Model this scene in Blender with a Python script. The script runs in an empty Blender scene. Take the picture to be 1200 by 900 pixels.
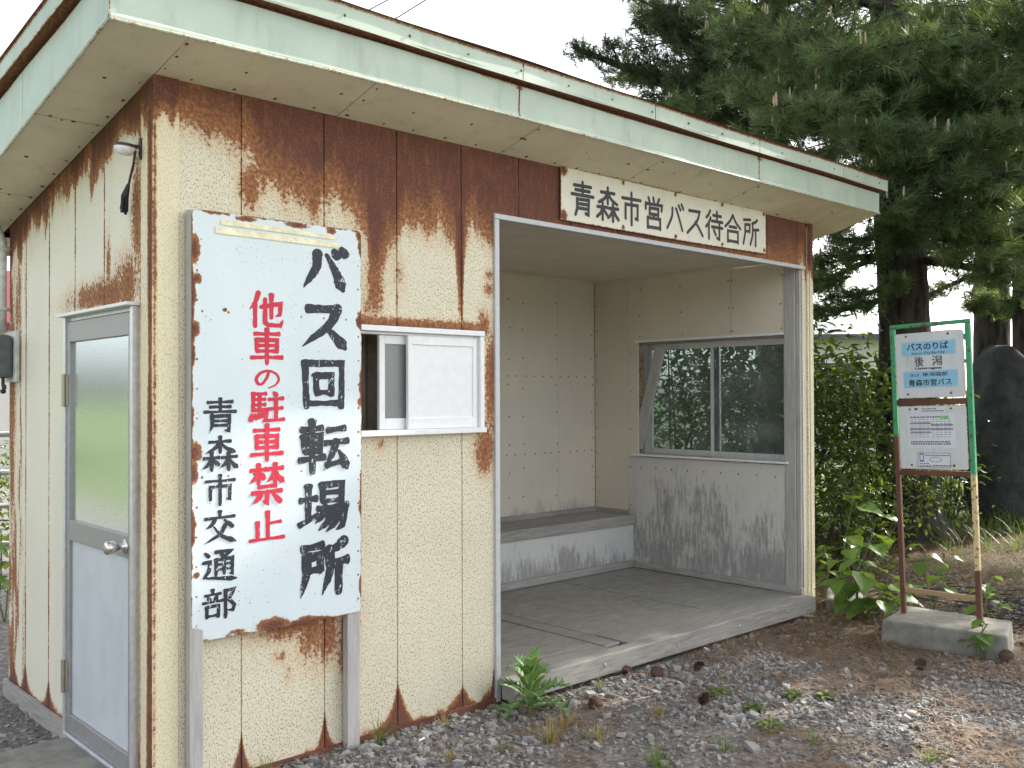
import bpy, math, random
import numpy as np
from mathutils import Vector, Matrix

R = math.radians
scn = bpy.context.scene
COL = scn.collection

# ------------------------------------------------------------------ camera
CP = np.array([-1.4233, -3.4495, 1.4706])
YAW, PIT, ROL, FPX = 0.7487, 0.0121, -0.0035, 1123.7
_fw = np.array([math.sin(YAW)*math.cos(PIT), math.cos(YAW)*math.cos(PIT), math.sin(PIT)])
_r0 = np.array([math.cos(YAW), -math.sin(YAW), 0.0])
_u0 = np.cross(_r0, _fw)
_rt = _r0*math.cos(ROL)+_u0*math.sin(ROL)
_up = -_r0*math.sin(ROL)+_u0*math.cos(ROL)
cam = bpy.data.cameras.new('camera')
camo = bpy.data.objects.new('camera', cam)
COL.objects.link(camo)
camo.matrix_world = Matrix(((_rt[0], _up[0], -_fw[0], CP[0]), (_rt[1], _up[1], -_fw[1], CP[1]),
                            (_rt[2], _up[2], -_fw[2], CP[2]), (0, 0, 0, 1)))
cam.sensor_width = 36.0
cam.lens = FPX/1200*36
cam.clip_start = 0.05
cam.clip_end = 1000
scn.camera = camo

# ------------------------------------------------------------------ light
SUN = Vector((1.0, -0.12, 0.61)).normalized()
world = bpy.data.worlds.new("World")
scn.world = world
world.use_nodes = True
wn = world.node_tree
wn.nodes.clear()
sky = wn.nodes.new('ShaderNodeTexSky')
sky.sky_type = 'NISHITA'
sky.sun_disc = False
sky.sun_elevation = math.asin(SUN.z)
sky.sun_rotation = math.atan2(SUN.x, SUN.y)
sky.air_density = 0.8
sky.dust_density = 3.5
sky.ozone_density = 0.6
bgn = wn.nodes.new('ShaderNodeBackground')
bgn.inputs['Strength'].default_value = 0.15
wo = wn.nodes.new('ShaderNodeOutputWorld')
hz = wn.nodes.new('ShaderNodeHueSaturation')          # hazy summer sky: paler than the clear model
hz.inputs['Saturation'].default_value = 0.3
wn.links.new(sky.outputs[0], hz.inputs['Color'])
wn.links.new(hz.outputs[0], bgn.inputs['Color'])
wn.links.new(bgn.outputs[0], wo.inputs['Surface'])
sl = bpy.data.lights.new('sun', 'SUN')
sl.energy = 3.0
sl.angle = R(0.5)
sl.color = (1.0, 0.95, 0.86)
so = bpy.data.objects.new('sun', sl)
COL.objects.link(so)
so.rotation_euler = SUN.to_track_quat('Z', 'Y').to_euler()
scn.view_settings.view_transform = 'Standard'
scn.view_settings.look = 'None'
scn.view_settings.gamma = 1.0
scn.view_settings.use_curve_mapping = False
scn.view_settings.exposure = 1.78
scn.render.engine = 'CYCLES'
scn.cycles.max_bounces = 8
scn.cycles.transparent_max_bounces = 12
scn.cycles.use_denoising = True
scn.cycles.denoising_prefilter = "NONE"

# ------------------------------------------------------------------ helpers
def at(u, v, d):
    """world point at depth d metres along the photographed sight line"""
    return CP + (_fw + _rt*(u-600)/FPX - _up*(v-450)/FPX)*d


def vnoise(x, y, seed=0):
    x = np.asarray(x, float); y = np.asarray(y, float)
    xi = np.floor(x).astype(np.int64); yi = np.floor(y).astype(np.int64)
    fx = x-xi; fy = y-yi
    fx = fx*fx*(3-2*fx); fy = fy*fy*(3-2*fy)
    def h(a, b):
        n = (a*374761393 + b*668265263 + seed*1442695041) & 0x7fffffff
        n = (n ^ (n >> 13))*1274126177 & 0x7fffffff
        n = n ^ (n >> 16)
        return (n % 100003)/100003.0
    return (h(xi, yi)*(1-fx)+h(xi+1, yi)*fx)*(1-fy)+(h(xi, yi+1)*(1-fx)+h(xi+1, yi+1)*fx)*fy


def fbm(x, y, o=4, seed=0):
    s = 0; a = .5; t = 0
    for k in range(o):
        s = s+a*vnoise(x*2**k, y*2**k, seed+k*17); t += a; a *= .5
    return s/t


def tag(o, label=None, cat=None, group=None, kind=None):
    if label: o['label'] = label
    if cat: o['category'] = cat
    if group: o['group'] = group
    if kind: o['kind'] = kind
    return o


def empty(name, loc, label=None, cat=None, group=None):
    o = bpy.data.objects.new(name, None)
    o.empty_display_size = 0.1
    COL.objects.link(o)
    o.location = Vector([float(c) for c in loc])
    return tag(o, label, cat, group)


class MB:
    """collects shapes; build() links them as one mesh object (vertices are in world coordinates)"""
    def __init__(s): s.v = []; s.f = []; s.a = []; s.n = 0
    def add(s, verts, faces, att=0.0):
        verts = [tuple(map(float, p)) for p in verts]
        b = s.n; s.v += verts; s.n += len(verts)
        s.f += [tuple(b+i for i in f) for f in faces]
        s.a += list(att) if hasattr(att, '__len__') else [att]*len(verts)
        return s
    def box(s, a, b, att=0.0, M=None):
        x0, y0, z0 = [min(p, q) for p, q in zip(a, b)]; x1, y1, z1 = [max(p, q) for p, q in zip(a, b)]
        P = [(x0, y0, z0), (x1, y0, z0), (x1, y1, z0), (x0, y1, z0), (x0, y0, z1), (x1, y0, z1), (x1, y1, z1), (x0, y1, z1)]
        if M is not None: P = [tuple(M @ Vector(p)) for p in P]
        return s.add(P, [(0, 3, 2, 1), (4, 5, 6, 7), (0, 1, 5, 4), (1, 2, 6, 5), (2, 3, 7, 6), (3, 0, 4, 7)], att)
    def tube(s, pts, rad, n=8, cap=True, att=0.0, sq=False):
        pts = [Vector([float(c) for c in p]) for p in pts]
        if not hasattr(rad, '__len__'): rad = [rad]*len(pts)
        V = []; prev = None
        for i, p in enumerate(pts):
            t = (pts[min(i+1, len(pts)-1)]-pts[max(i-1, 0)]).normalized()
            if prev is None:
                ref = Vector((0, 0, 1)) if abs(t.z) < .9 else Vector((1, 0, 0))
                a = t.cross(ref).normalized()
            else:
                a = (prev-t*prev.dot(t)).normalized()
            prev = a; b = t.cross(a)
            for k in range(n):
                th = 2*math.pi*(k+(.5 if sq else 0))/n
                V.append(p+(a*math.cos(th)+b*math.sin(th))*rad[i])
        F = []
        for i in range(len(pts)-1):
            for k in range(n):
                F.append((i*n+k, i*n+(k+1) % n, (i+1)*n+(k+1) % n, (i+1)*n+k))
        if cap:
            F.append(tuple(range(n-1, -1, -1))); F.append(tuple((len(pts)-1)*n+k for k in range(n)))
        return s.add(V, F, att)
    def lathe(s, c, prof, n=16, axis=(0, 0, 1), att=0.0):
        ax = Vector(axis).normalized(); ref = Vector((1, 0, 0)) if abs(ax.x) < .9 else Vector((0, 1, 0))
        a = ax.cross(ref).normalized(); b = ax.cross(a); c = Vector([float(q) for q in c])
        V = []
        for r, h in prof:
            for k in range(n):
                th = 2*math.pi*k/n
                V.append(c+ax*h+(a*math.cos(th)+b*math.sin(th))*max(r, 1e-4))
        F = []
        for i in range(len(prof)-1):
            for k in range(n):
                F.append((i*n+k, i*n+(k+1) % n, (i+1)*n+(k+1) % n, (i+1)*n+k))
        F.append(tuple(range(n-1, -1, -1))); F.append(tuple((len(prof)-1)*n+k for k in range(n)))
        return s.add(V, F, att)
    def build(s, name, mat, parent=None, smooth=False, bevel=0.0, attname='rust'):
        return mesh_np(name, np.array(s.v, np.float32), s.f, mat, parent, smooth, bevel, {attname: np.array(s.a, np.float32)})


def mesh_np(name, V, F, mat, parent=None, smooth=False, bevel=0.0, atts=None, local=False):
    me = bpy.data.meshes.new(name)
    V = np.asarray(V, np.float32)
    me.vertices.add(len(V)); me.vertices.foreach_set('co', V.ravel())
    if isinstance(F, np.ndarray):
        k = F.shape[1]; nl = F.size
        me.loops.add(nl); me.loops.foreach_set('vertex_index', F.astype(np.int32).ravel())
        me.polygons.add(len(F)); me.polygons.foreach_set('loop_start', np.arange(0, nl, k, dtype=np.int32))
        me.polygons.foreach_set('loop_total', np.full(len(F), k, np.int32))
    else:
        lens = np.array([len(f) for f in F], np.int32)
        fl = np.array([i for f in F for i in f], np.int32)
        me.loops.add(len(fl)); me.loops.foreach_set('vertex_index', fl)
        me.polygons.add(len(F)); me.polygons.foreach_set('loop_start', np.concatenate([[0], np.cumsum(lens)[:-1]]).astype(np.int32))
        me.polygons.foreach_set('loop_total', lens)
    me.polygons.foreach_set('use_smooth', np.full(len(me.polygons), bool(smooth)))
    me.update(calc_edges=True)
    for k, a in (atts or {}).items():
        at_ = me.attributes.new(k, 'FLOAT', 'POINT'); at_.data.foreach_set('value', np.asarray(a, np.float32))
    o = bpy.data.objects.new(name, me)
    me.materials.append(mat)
    COL.objects.link(o)
    if parent is not None:
        o.parent = parent
        r = parent
        off = Vector((0, 0, 0))
        while r is not None:
            off += r.location; r = r.parent
        if not local: o.location = -off
    if bevel:
        m = o.modifiers.new('bevel', 'BEVEL'); m.width = bevel; m.segments = 2; m.limit_method = 'ANGLE'
    return o


def sheet(name, us, vs, fn, mat, parent=None, holes=(), att=None, smooth=False, flip=False):
    """grid of us x vs mapped by fn(U,V)->xyz arrays, faces inside holes (u0,v0,u1,v1) left out"""
    U, Vv = np.meshgrid(us, vs, indexing='ij')
    P = np.stack(fn(U, Vv), -1).reshape(-1, 3)
    nu, nv = len(us), len(vs)
    i, j = np.meshgrid(np.arange(nu-1), np.arange(nv-1), indexing='ij')
    q = np.stack([i*nv+j, (i+1)*nv+j, (i+1)*nv+j+1, i*nv+j+1], -1).reshape(-1, 4)
    cu = ((us[:-1]+us[1:])/2)[:, None].repeat(nv-1, 1).ravel(); cv = ((vs[:-1]+vs[1:])/2)[None].repeat(nu-1, 0).ravel()
    keep = np.ones(len(q), bool)
    for u0, v0, u1, v1 in holes: keep &= ~((cu > u0) & (cu < u1) & (cv > v0) & (cv < v1))
    q = q[keep]
    if flip: q = q[:, ::-1]
    used = np.unique(q); mp = -np.ones(len(P), int); mp[used] = np.arange(len(used))
    a = {}
    if att is not None: a['rust'] = np.asarray(att(U, Vv)).ravel()[used]
    return mesh_np(name, P[used], mp[q], mat, parent, smooth, 0, a)


def axis_pts(a, b, step, extra=()):
    n = max(1, int(math.ceil((b-a)/step)))
    p = np.unique(np.round(np.concatenate([np.linspace(a, b, n+1), [e for e in extra if a <= e <= b]]), 5))
    k = [p[0]]
    ex = set(np.round(list(extra), 5)) if len(extra) else set()
    for q in p[1:]:
        if q-k[-1] < 0.0018 and q not in ex and q != p[-1]: continue
        k.append(q)
    return np.array(k)

# ------------------------------------------------------------------ materials
class NT:
    def __init__(s, name):
        s.m = bpy.data.materials.new(name); s.m.use_nodes = True
        s.t = s.m.node_tree; s.t.nodes.clear()
        s.out = s.t.nodes.new('ShaderNodeOutputMaterial')
        s._oc = None
    def N(s, ty, ins=None, **kw):
        n = s.t.nodes.new(ty)
        for k, v in kw.items(): setattr(n, k, v)
        for k, v in (ins or {}).items(): s.put(n.inputs[k], v)
        return n
    def put(s, sock, v):
        if hasattr(v, 'is_output'): s.t.links.new(v, sock)
        elif hasattr(v, 'outputs'): s.t.links.new(v.outputs[0], sock)
        else:
            if sock.type == 'RGBA' and len(v) == 3: v = (*v, 1)
            sock.default_value = v
    def oc(s):
        if s._oc is None: s._oc = s.N('ShaderNodeTexCoord').outputs['Object']
        return s._oc
    def map(s, scale=(1, 1, 1), loc=(0, 0, 0), vec=None):
        return s.N('ShaderNodeMapping', {'Vector': vec or s.oc(), 'Scale': scale, 'Location': loc}).outputs[0]
    def noise(s, scale=5, detail=4, rough=.55, vec=None, dist=0.0):
        return s.N('ShaderNodeTexNoise', {'Vector': vec or s.oc(), 'Scale': scale, 'Detail': detail, 'Roughness': rough, 'Distortion': dist}).outputs['Fac']
    def vor(s, scale=5, vec=None, out='Distance', feature='F1', rnd=1.0):
        n = s.N('ShaderNodeTexVoronoi', {'Vector': vec or s.oc(), 'Scale': scale, 'Randomness': rnd}, feature=feature)
        return n.outputs[out]
    def math(s, op, a, b=0.0, c=0.0, clamp=False):
        n = s.N('ShaderNodeMath', operation=op, use_clamp=clamp)
        s.put(n.inputs[0], a); s.put(n.inputs[1], b); s.put(n.inputs[2], c)
        return n.outputs[0]
    def rng(s, v, a, b, c=0.0, d=1.0, smooth=True):
        n = s.N('ShaderNodeMapRange', {0: v, 1: a, 2: b, 3: c, 4: d})
        if smooth: n.interpolation_type = 'SMOOTHSTEP'
        return n.outputs[0]
    def mix(s, f, a, b, mode='MIX'):
        n = s.N('ShaderNodeMix', data_type='RGBA', blend_type=mode)
        s.put(n.inputs[0], f); s.put(n.inputs[6], a); s.put(n.inputs[7], b)
        return n.outputs[2]
    def attr(s, name='rust'): return s.N('ShaderNodeAttribute', attribute_name=name).outputs['Fac']
    def sep(s, v=None):
        n = s.N('ShaderNodeSeparateXYZ', {0: v or s.oc()}); return n.outputs
    def bump(s, h, strength=.3, dist=.005):
        return s.N('ShaderNodeBump', {'Height': h, 'Strength': strength, 'Distance': dist}).outputs[0]
    def pbr(s, col, rough=.6, metal=0.0, normal=None, spec=.5, **kw):
        n = s.N('ShaderNodeBsdfPrincipled', {'Base Color': col, 'Roughness': rough, 'Metallic': metal, 'Specular IOR Level': spec})
        for k, v in kw.items(): s.put(n.inputs[k.replace('_', ' ')], v)
        if normal is not None: s.put(n.inputs['Normal'], normal)
        return n.outputs[0]
    def done(s, sh): s.put(s.out.inputs['Surface'], sh); return s.m


def simple(name, col, rough=.5, metal=0.0, var=.15, scale=30, bump=.1):
    t = NT(name)
    n = t.noise(scale, 5)
    c = t.mix(t.rng(n, .3, .7), [x*(1-var) for x in col], [min(1, x*(1+var)) for x in col])
    return t.done(t.pbr(c, rough, metal, t.bump(n, bump, .002)))


def rust_colors(t, depth):
    """rust colour from a 0..1 depth value"""
    sp = t.noise(150, 5, .75)
    sp2 = t.noise(60, 6, .75)
    edge = t.mix(t.rng(sp2, .35, .65), (.43, .20, .085), (.22, .085, .042))
    core = t.mix(t.rng(sp, .36, .64), (.080, .034, .028), (.235, .092, .056))
    core = t.mix(t.rng(t.noise(7, 6, .7), .40, .70, 0, .75), core, (.110, .050, .042))
    core = t.mix(t.rng(t.noise(20, 6, .75, t.map((1.6, 1.6, .5))), .48, .68, 0, .7), core, (.28, .115, .056))
    core = t.mix(t.rng(t.noise(95, 3, .6), .60, .70, 0, .6), core, (.34, .19, .10))
    c = t.mix(depth, edge, core)
    # paint specks left on the rust
    return t.mix(t.math('MULTIPLY', t.rng(sp, .66, .72), .5), c, (.46, .34, .21))


def siding(name, base, base2, speck, spk_amt, rustnoise=1.0):
    t = NT(name)
    r = t.attr('rust')
    n1 = t.noise(60, 6, .65); n2 = t.noise(9, 5, .6, t.map((1, 1, .35)))
    v = t.math('ADD', r, t.math('ADD', t.math('MULTIPLY', t.math('SUBTRACT', n1, .5), 2.3*rustnoise), t.math('MULTIPLY', t.math('SUBTRACT', n2, .5), 1.3*rustnoise)))
    n3 = t.noise(150, 3, .6)
    v = t.math('ADD', v, t.math('MULTIPLY', t.math('SUBTRACT', n3, .5), 1.1*rustnoise))
    mask = t.rng(v, -.05, .38)
    halo = t.math('MULTIPLY', t.rng(v, -.75, .1), .42)
    cream = t.mix(t.rng(t.noise(2.2, 4), .3, .7), base, base2)
    s = t.noise(185, 2, .5, t.map((1, 1, .62)))
    s = t.rng(s, .545, .61)
    big = t.rng(t.noise(3.1, 3), .25, .75, .65, 1.0)
    cream = t.mix(t.math('MULTIPLY', t.math('MULTIPLY', s, big), spk_amt), cream, speck)
    cream = t.mix(halo, cream, (.62, .36, .15))
    dirt = t.rng(t.noise(5, 6, .7, t.map((2.2, 2.2, .35))), .5, .85, 0, .22)
    cream = t.mix(dirt, cream, (.42, .36, .26))
    rc = rust_colors(t, t.rng(v, .3, 1.9))
    c = t.mix(mask, cream, rc)
    h = t.math('ADD', t.math('MULTIPLY', s, .35), t.math('MULTIPLY', t.math('MULTIPLY', mask, t.noise(300, 4)), 1.2))
    return t.done(t.pbr(c, t.rng(mask, 0, 1, .5, .92), 0, t.bump(h, .35, .0016), .4))


def painted_rust(name, base, base2, rough=.45, amp=1.3, scale=70):
    """painted metal whose 'rust' attribute says where it rusts"""
    t = NT(name)
    v = t.math('ADD', t.attr('rust'), t.math('MULTIPLY', t.math('SUBTRACT', t.noise(scale, 6, .65), .5), amp*2))
    mask = t.rng(v, -.05, .25)
    c = t.mix(t.rng(t.noise(4, 5), .3, .7), base, base2)
    c = t.mix(t.rng(t.noise(160, 2), .66, .72, 0, .35), c, (.32, .27, .2))
    c = t.mix(t.math('MULTIPLY', t.rng(v, -.7, .1), .35), c, (.5, .33, .17))
    c = t.mix(t.rng(t.noise(6, 7, .72, t.map((1.6, 1.6, .45))), .48, .8, 0, .55), c, [x*.60 for x in base2])
    c = t.mix(mask, c, rust_colors(t, t.rng(v, .1, .9)))
    return t.done(t.pbr(c, t.rng(mask, 0, 1, rough, .92), 0, t.bump(t.math('MULTIPLY', mask, t.noise(260, 4)), .4, .0015), .4))


def wood(name, c1, c2, grain=(1, 12, 12), rough=.85, knots=True):
    t = NT(name)
    g = t.noise(6, 8, .65, t.map(grain), .6)
    g2 = t.noise(30, 6, .7, t.map(grain))
    c = t.mix(t.rng(g, .28, .72), c1, c2)
    c = t.mix(t.rng(g2, .55, .8, 0, .5), c, [x*.45 for x in c1])
    c = t.mix(t.rng(t.noise(1.7, 4), .35, .75, 0, .35), c, [x*1.25 for x in c2])
    h = t.math('ADD', g, g2)
    return t.done(t.pbr(c, rough, 0, t.bump(h, .5, .003), .25))


def metal(name, col, rough=.35, scale=40, var=.08, met=1.0):
    t = NT(name)
    n = t.noise(scale, 5, .6)
    c = t.mix(t.rng(n, .3, .7), [x*(1-var) for x in col], [min(1, x*(1+var)) for x in col])
    d = t.rng(t.noise(12, 6, .7), .58, .8, 0, .3)
    c = t.mix(d, c, [x*.5 for x in col])
    return t.done(t.pbr(c, t.rng(n, .2, .8, rough*.8, rough*1.25), met, t.bump(n, .08, .001)))


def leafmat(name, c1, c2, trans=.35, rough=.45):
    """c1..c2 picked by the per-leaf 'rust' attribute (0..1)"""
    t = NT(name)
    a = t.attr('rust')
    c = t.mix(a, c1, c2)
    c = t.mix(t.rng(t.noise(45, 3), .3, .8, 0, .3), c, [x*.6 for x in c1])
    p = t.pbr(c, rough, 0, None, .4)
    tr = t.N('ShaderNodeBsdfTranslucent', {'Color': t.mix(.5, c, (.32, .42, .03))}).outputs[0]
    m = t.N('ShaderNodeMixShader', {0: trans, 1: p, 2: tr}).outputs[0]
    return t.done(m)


def bark(name, c1, c2):
    t = NT(name)
    v = t.vor(9, t.map((1.6, 1.6, .33)), 'Distance', 'F1')
    n = t.noise(22, 7, .7, t.map((1, 1, .4)))
    h = t.math('ADD', t.math('MULTIPLY', v, .9), n)
    c = t.mix(t.rng(h, .5, 1.2), c1, c2)
    c = t.mix(t.rng(t.noise(3, 4), .55, .75, 0, .35), c, (.10, .115, .085))
    return t.done(t.pbr(c, .95, 0, t.bump(h, .9, .03), .2))

M = {}
M['siding'] = siding('cream_siding', (.76, .712, .545), (.71, .665, .505), (.30, .20, .10), .9)
M['siding_side'] = siding('pale_siding', (.80, .76, .62), (.75, .715, .585), (.42, .36, .25), .25)
M['trim'] = siding('trim_siding', (.80, .725, .495), (.76, .69, .475), (.36, .25, .12), .5, .8)
M['fascia'] = painted_rust('mint_fascia_paint', (.50, .59, .49), (.43, .52, .43))
M['soffit'] = painted_rust('soffit_board', (.79, .725, .56), (.74, .67, .51), .8, .6, 30)
M['recess'] = painted_rust('rusted_recess', (.085, .036, .028), (.06, .03, .024), .9)
M['roofing'] = painted_rust('roof_sheet', (.30, .19, .14), (.24, .15, .11), .8)
M['galv'] = metal('grey_galvanised', (.52, .53, .55), .55, met=.35)
M['alu'] = metal('aluminium', (.72, .73, .75), .38, met=.6)
M['alu_white'] = simple('white_aluminium', (.82, .83, .84), .35, 0, .03)
M['alu_door'] = metal('door_aluminium', (.38, .37, .36), .5, met=.55)
M['steel'] = metal('satin_steel', (.72, .70, .66), .25)
M['hinge'] = metal('hinge_steel', (.46, .42, .34), .45, met=.7)
M['dark'] = simple('dark_gap', (.03, .028, .025), .9)
M['room'] = simple('office_wall', (.30, .26, .20), .9)
M['curtain'] = simple('beige_curtain', (.45, .38, .28), .9)
M['black_plastic'] = simple('black_plastic', (.035, .036, .04), .4)
M['grey_plastic'] = simple('meter_grey', (.11, .12, .13), .45)
M['pale_plastic'] = simple('pale_plastic', (.62, .63, .60), .5)
M['white_enamel'] = simple('lamp_white', (.82, .82, .80), .3)
M['nail'] = simple('rusty_nail', (.22, .09, .045), .9, 0, .4, 200)
M['dark_nail'] = simple('dark_nail', (.05, .045, .04), .8)
M['wood_x'] = wood('weathered_wood_x', (.25, .237, .222), (.42, .40, .37), (1, 14, 14))
M['wood_y'] = wood('weathered_wood_y', (.30, .285, .27), (.47, .45, .42), (14, 1, 14))
M['wood_z'] = wood('weathered_wood_z', (.36, .345, .33), (.52, .50, .47), (14, 14, 1))
M['deck_ply'] = wood('deck_board_grey', (.235, .226, .196), (.35, .335, .292), (1.5, 3, 3))
M['wood_sill'] = wood('sill_timber', (.21, .20, .178), (.36, .345, .31), (1, 14, 14))
M['skirt'] = wood('base_board', (.24, .22, .20), (.42, .40, .37), (14, 1, 14))
M['cable'] = simple('cable_black', (.03, .03, .03), .6)
M['concrete'] = simple('concrete', (.24, .23, .195), .92, 0, .22, 14, .5)


def interior(name, zlo, zhi, strength, base=(.72, .665, .565)):
    t = NT(name)
    z = t.sep()[2]
    st = t.noise(7, 9, .78, t.map((7, 7, 1.0)))
    cl = t.noise(2.4, 7, .7, t.map((1.6, 1.6, .8)))
    m = t.math('ADD', t.rng(z, zlo, zhi, .9, 0.05, False), t.math('ADD', t.math('MULTIPLY', t.math('SUBTRACT', st, .5), 2.4), t.math('MULTIPLY', t.math('SUBTRACT', cl, .5), 2.2)))
    m = t.math('MULTIPLY', t.rng(m, .42, .95), strength)
    c = t.mix(t.rng(t.noise(1.3, 5), .35, .7), base, (base[0]*.90, base[1]*.91, base[2]*.94))
    c = t.mix(t.rng(t.noise(2.3, 6, .7, t.map((2.5, 2.5, .5))), .5, .8, 0, .4), c, (.52, .49, .44))
    fine = t.noise(140, 3, .6, t.map((1, 1, .2)))
    c = t.mix(t.rng(fine, .6, .8, 0, .2), c, (.4, .36, .3))
    g = t.mix(t.noise(40, 5, .7, t.map((4, 4, .4))), (.235, .22, .22), (.40, .385, .38))
    c = t.mix(m, c, g)
    return t.done(t.pbr(c, .8, 0, t.bump(t.math('ADD', t.math('MULTIPLY', m, -.8), st), .3, .002), .3))

M['inner_back'] = interior('inner_wall_paint', .50, .70, .5)
M['inner_right_low'] = interior('peeling_wall_paint', .25, 1.15, .92, (.68, .66, .61))
M['inner_right'] = interior('inner_wall_paint_side', .0, .2, .5, (.73, .665, .555))
M['riser'] = interior('peeling_bench_paint', .16, .47, .85, (.66, .66, .63))
M['ceiling'] = simple('ceiling_board', (.66, .61, .51), .85, 0, .06, 6)

# signs -------------------------------------------------------------
def enamel():
    t = NT('worn_white_enamel')
    v = t.math('ADD', t.attr('rust'), t.math('MULTIPLY', t.math('SUBTRACT', t.noise(38, 6, .72), .5), 1.9))
    mask = t.rng(v, -.02, .12)
    c = t.mix(t.rng(t.noise(3, 4), .3, .7), (.67, .765, .79), (.72, .80, .825))
    c = t.mix(t.math('MULTIPLY', t.rng(t.noise(130, 2), .66, .71), t.rng(t.noise(5, 3), .4, .7, .2, .9)), c, (.33, .27, .22))
    c = t.mix(t.rng(v, -.35, .0, 0, .3), c, (.55, .42, .28))
    c = t.mix(mask, c, rust_colors(t, t.rng(v, .1, .9)))
    return t.done(t.pbr(c, t.rng(mask, 0, 1, .38, .9), 0, t.bump(t.math('MULTIPLY', mask, t.noise(200, 3)), .4, .0015), .4))
M['enamel'] = enamel()


def worn_ink(name, col, amt):
    t = NT(name)
    n = t.noise(34, 6, .72, t.map((1.2, 1, .6)), 1.2)
    n2 = t.noise(150, 3, .6)
    f = t.math('MULTIPLY', t.rng(t.math('ADD', n, t.math('MULTIPLY', t.math('SUBTRACT', n2, .5), .35)), .60, .66), amt)
    c = t.mix(f, col, (.72, .78, .80))
    return t.done(t.pbr(c, .5, 0, None, .3))
M['ink_black'] = worn_ink('brush_black_paint', (.032, .037, .046), .9)
M['ink_red'] = worn_ink('brush_red_paint', (.62, .035, .065), .12)
M['ink_sign'] = worn_ink('sign_black_paint', (.045, .048, .06), .12)
M['name_plate'] = painted_rust('cream_sign_plate', (.80, .78, .66), (.76, .73, .60), .35, 1.0, 60)
M['tape'] = simple('old_yellow_tape', (.86, .80, .55), .6)
M['sign_white'] = painted_rust('bus_sign_white', (.72, .75, .76), (.66, .69, .69), .4, .9, 60)
M['sign_blue'] = simple('bus_sign_blue', (.30, .58, .78), .5, 0, .05)
M['sign_ink'] = simple('bus_sign_ink', (.02, .022, .03), .5)
M['paper'] = simple('timetable_paper', (.74, .76, .80), .6, 0, .03)
M['print_grey'] = simple('print_grey', (.30, .31, .34), .7)
M['print_dark'] = simple('print_dark', (.09, .095, .13), .7)
M['print_green'] = simple('print_green', (.22, .55, .22), .7)
M['print_blue'] = simple('print_blue', (.08, .14, .38), .7)


def pole_mat(name, zc, low=None, zl=0):
    """painted pole: green above zc, then optional low colour down to zl, rust below"""
    t = NT(name)
    z = t.math('ADD', t.sep()[2], t.math('MULTIPLY', t.math('SUBTRACT', t.noise(14, 5), .5), .14))
    rust = t.mix(t.noise(60, 5, .7), (.10, .042, .030), (.19, .085, .055))
    g = t.mix(t.noise(9, 4), (.05, .32, .13), (.07, .40, .19))
    pat = t.rng(t.noise(38, 5, .7), .56, .62)
    g = t.mix(pat, g, rust)
    if low:
        lowc = t.mix(t.rng(t.noise(26, 5, .7), .52, .6), low, rust)
        body = t.mix(t.rng(z, zl-.01, zl+.01), rust, lowc)
    else:
        body = rust
    c = t.mix(t.rng(z, zc-.02, zc+.02), body, g)
    return t.done(t.pbr(c, .6, 0, t.bump(t.noise(120, 4), .3, .001), .4))
M['pole_l'] = pole_mat('left_pole_paint', 1.22)
M['pole_r'] = pole_mat('right_pole_paint', 1.0, (.72, .58, .30), .46)
M['bar_top'] = pole_mat('top_bar_paint', 1.87)
M['bar_rust'] = painted_rust('rusty_bar', (.11, .045, .032), (.17, .075, .05), .8)
M['bar_low'] = painted_rust('low_bar_paint', (.50, .36, .18), (.40, .28, .15), .7, 2.0)

# plants
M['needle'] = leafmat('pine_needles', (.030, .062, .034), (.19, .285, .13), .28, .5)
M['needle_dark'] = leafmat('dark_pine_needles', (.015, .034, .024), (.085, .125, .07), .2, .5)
M['candle'] = simple('pine_candle', (.42, .33, .22), .8)
M['bark'] = bark('pine_bark', (.020, .018, .017), (.075, .064, .056))
M['twig'] = simple('twig_bark', (.07, .055, .045), .9)
M['shrub_leaf'] = leafmat('shrub_leaf', (.014, .038, .015), (.10, .17, .03), .35, .35)
M['big_leaf'] = leafmat('broad_leaf', (.065, .16, .04), (.22, .36, .075), .42, .4)
M['stem'] = simple('green_stem', (.16, .20, .07), .6)
M['thistle'] = leafmat('thistle_leaf', (.09, .19, .065), (.20, .33, .13), .3, .5)
M['grass'] = leafmat('grass_blade', (.06, .13, .03), (.19, .26, .07), .3, .5)
M['straw'] = leafmat('straw_blade', (.30, .22, .09), (.52, .42, .20), .2, .7)
M['cone'] = simple('cone_brown', (.11, .062, .045), .85, 0, .4, 90)
M['litter'] = leafmat('fallen_needles', (.14, .075, .042), (.36, .22, .115), .1, .8)


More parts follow.
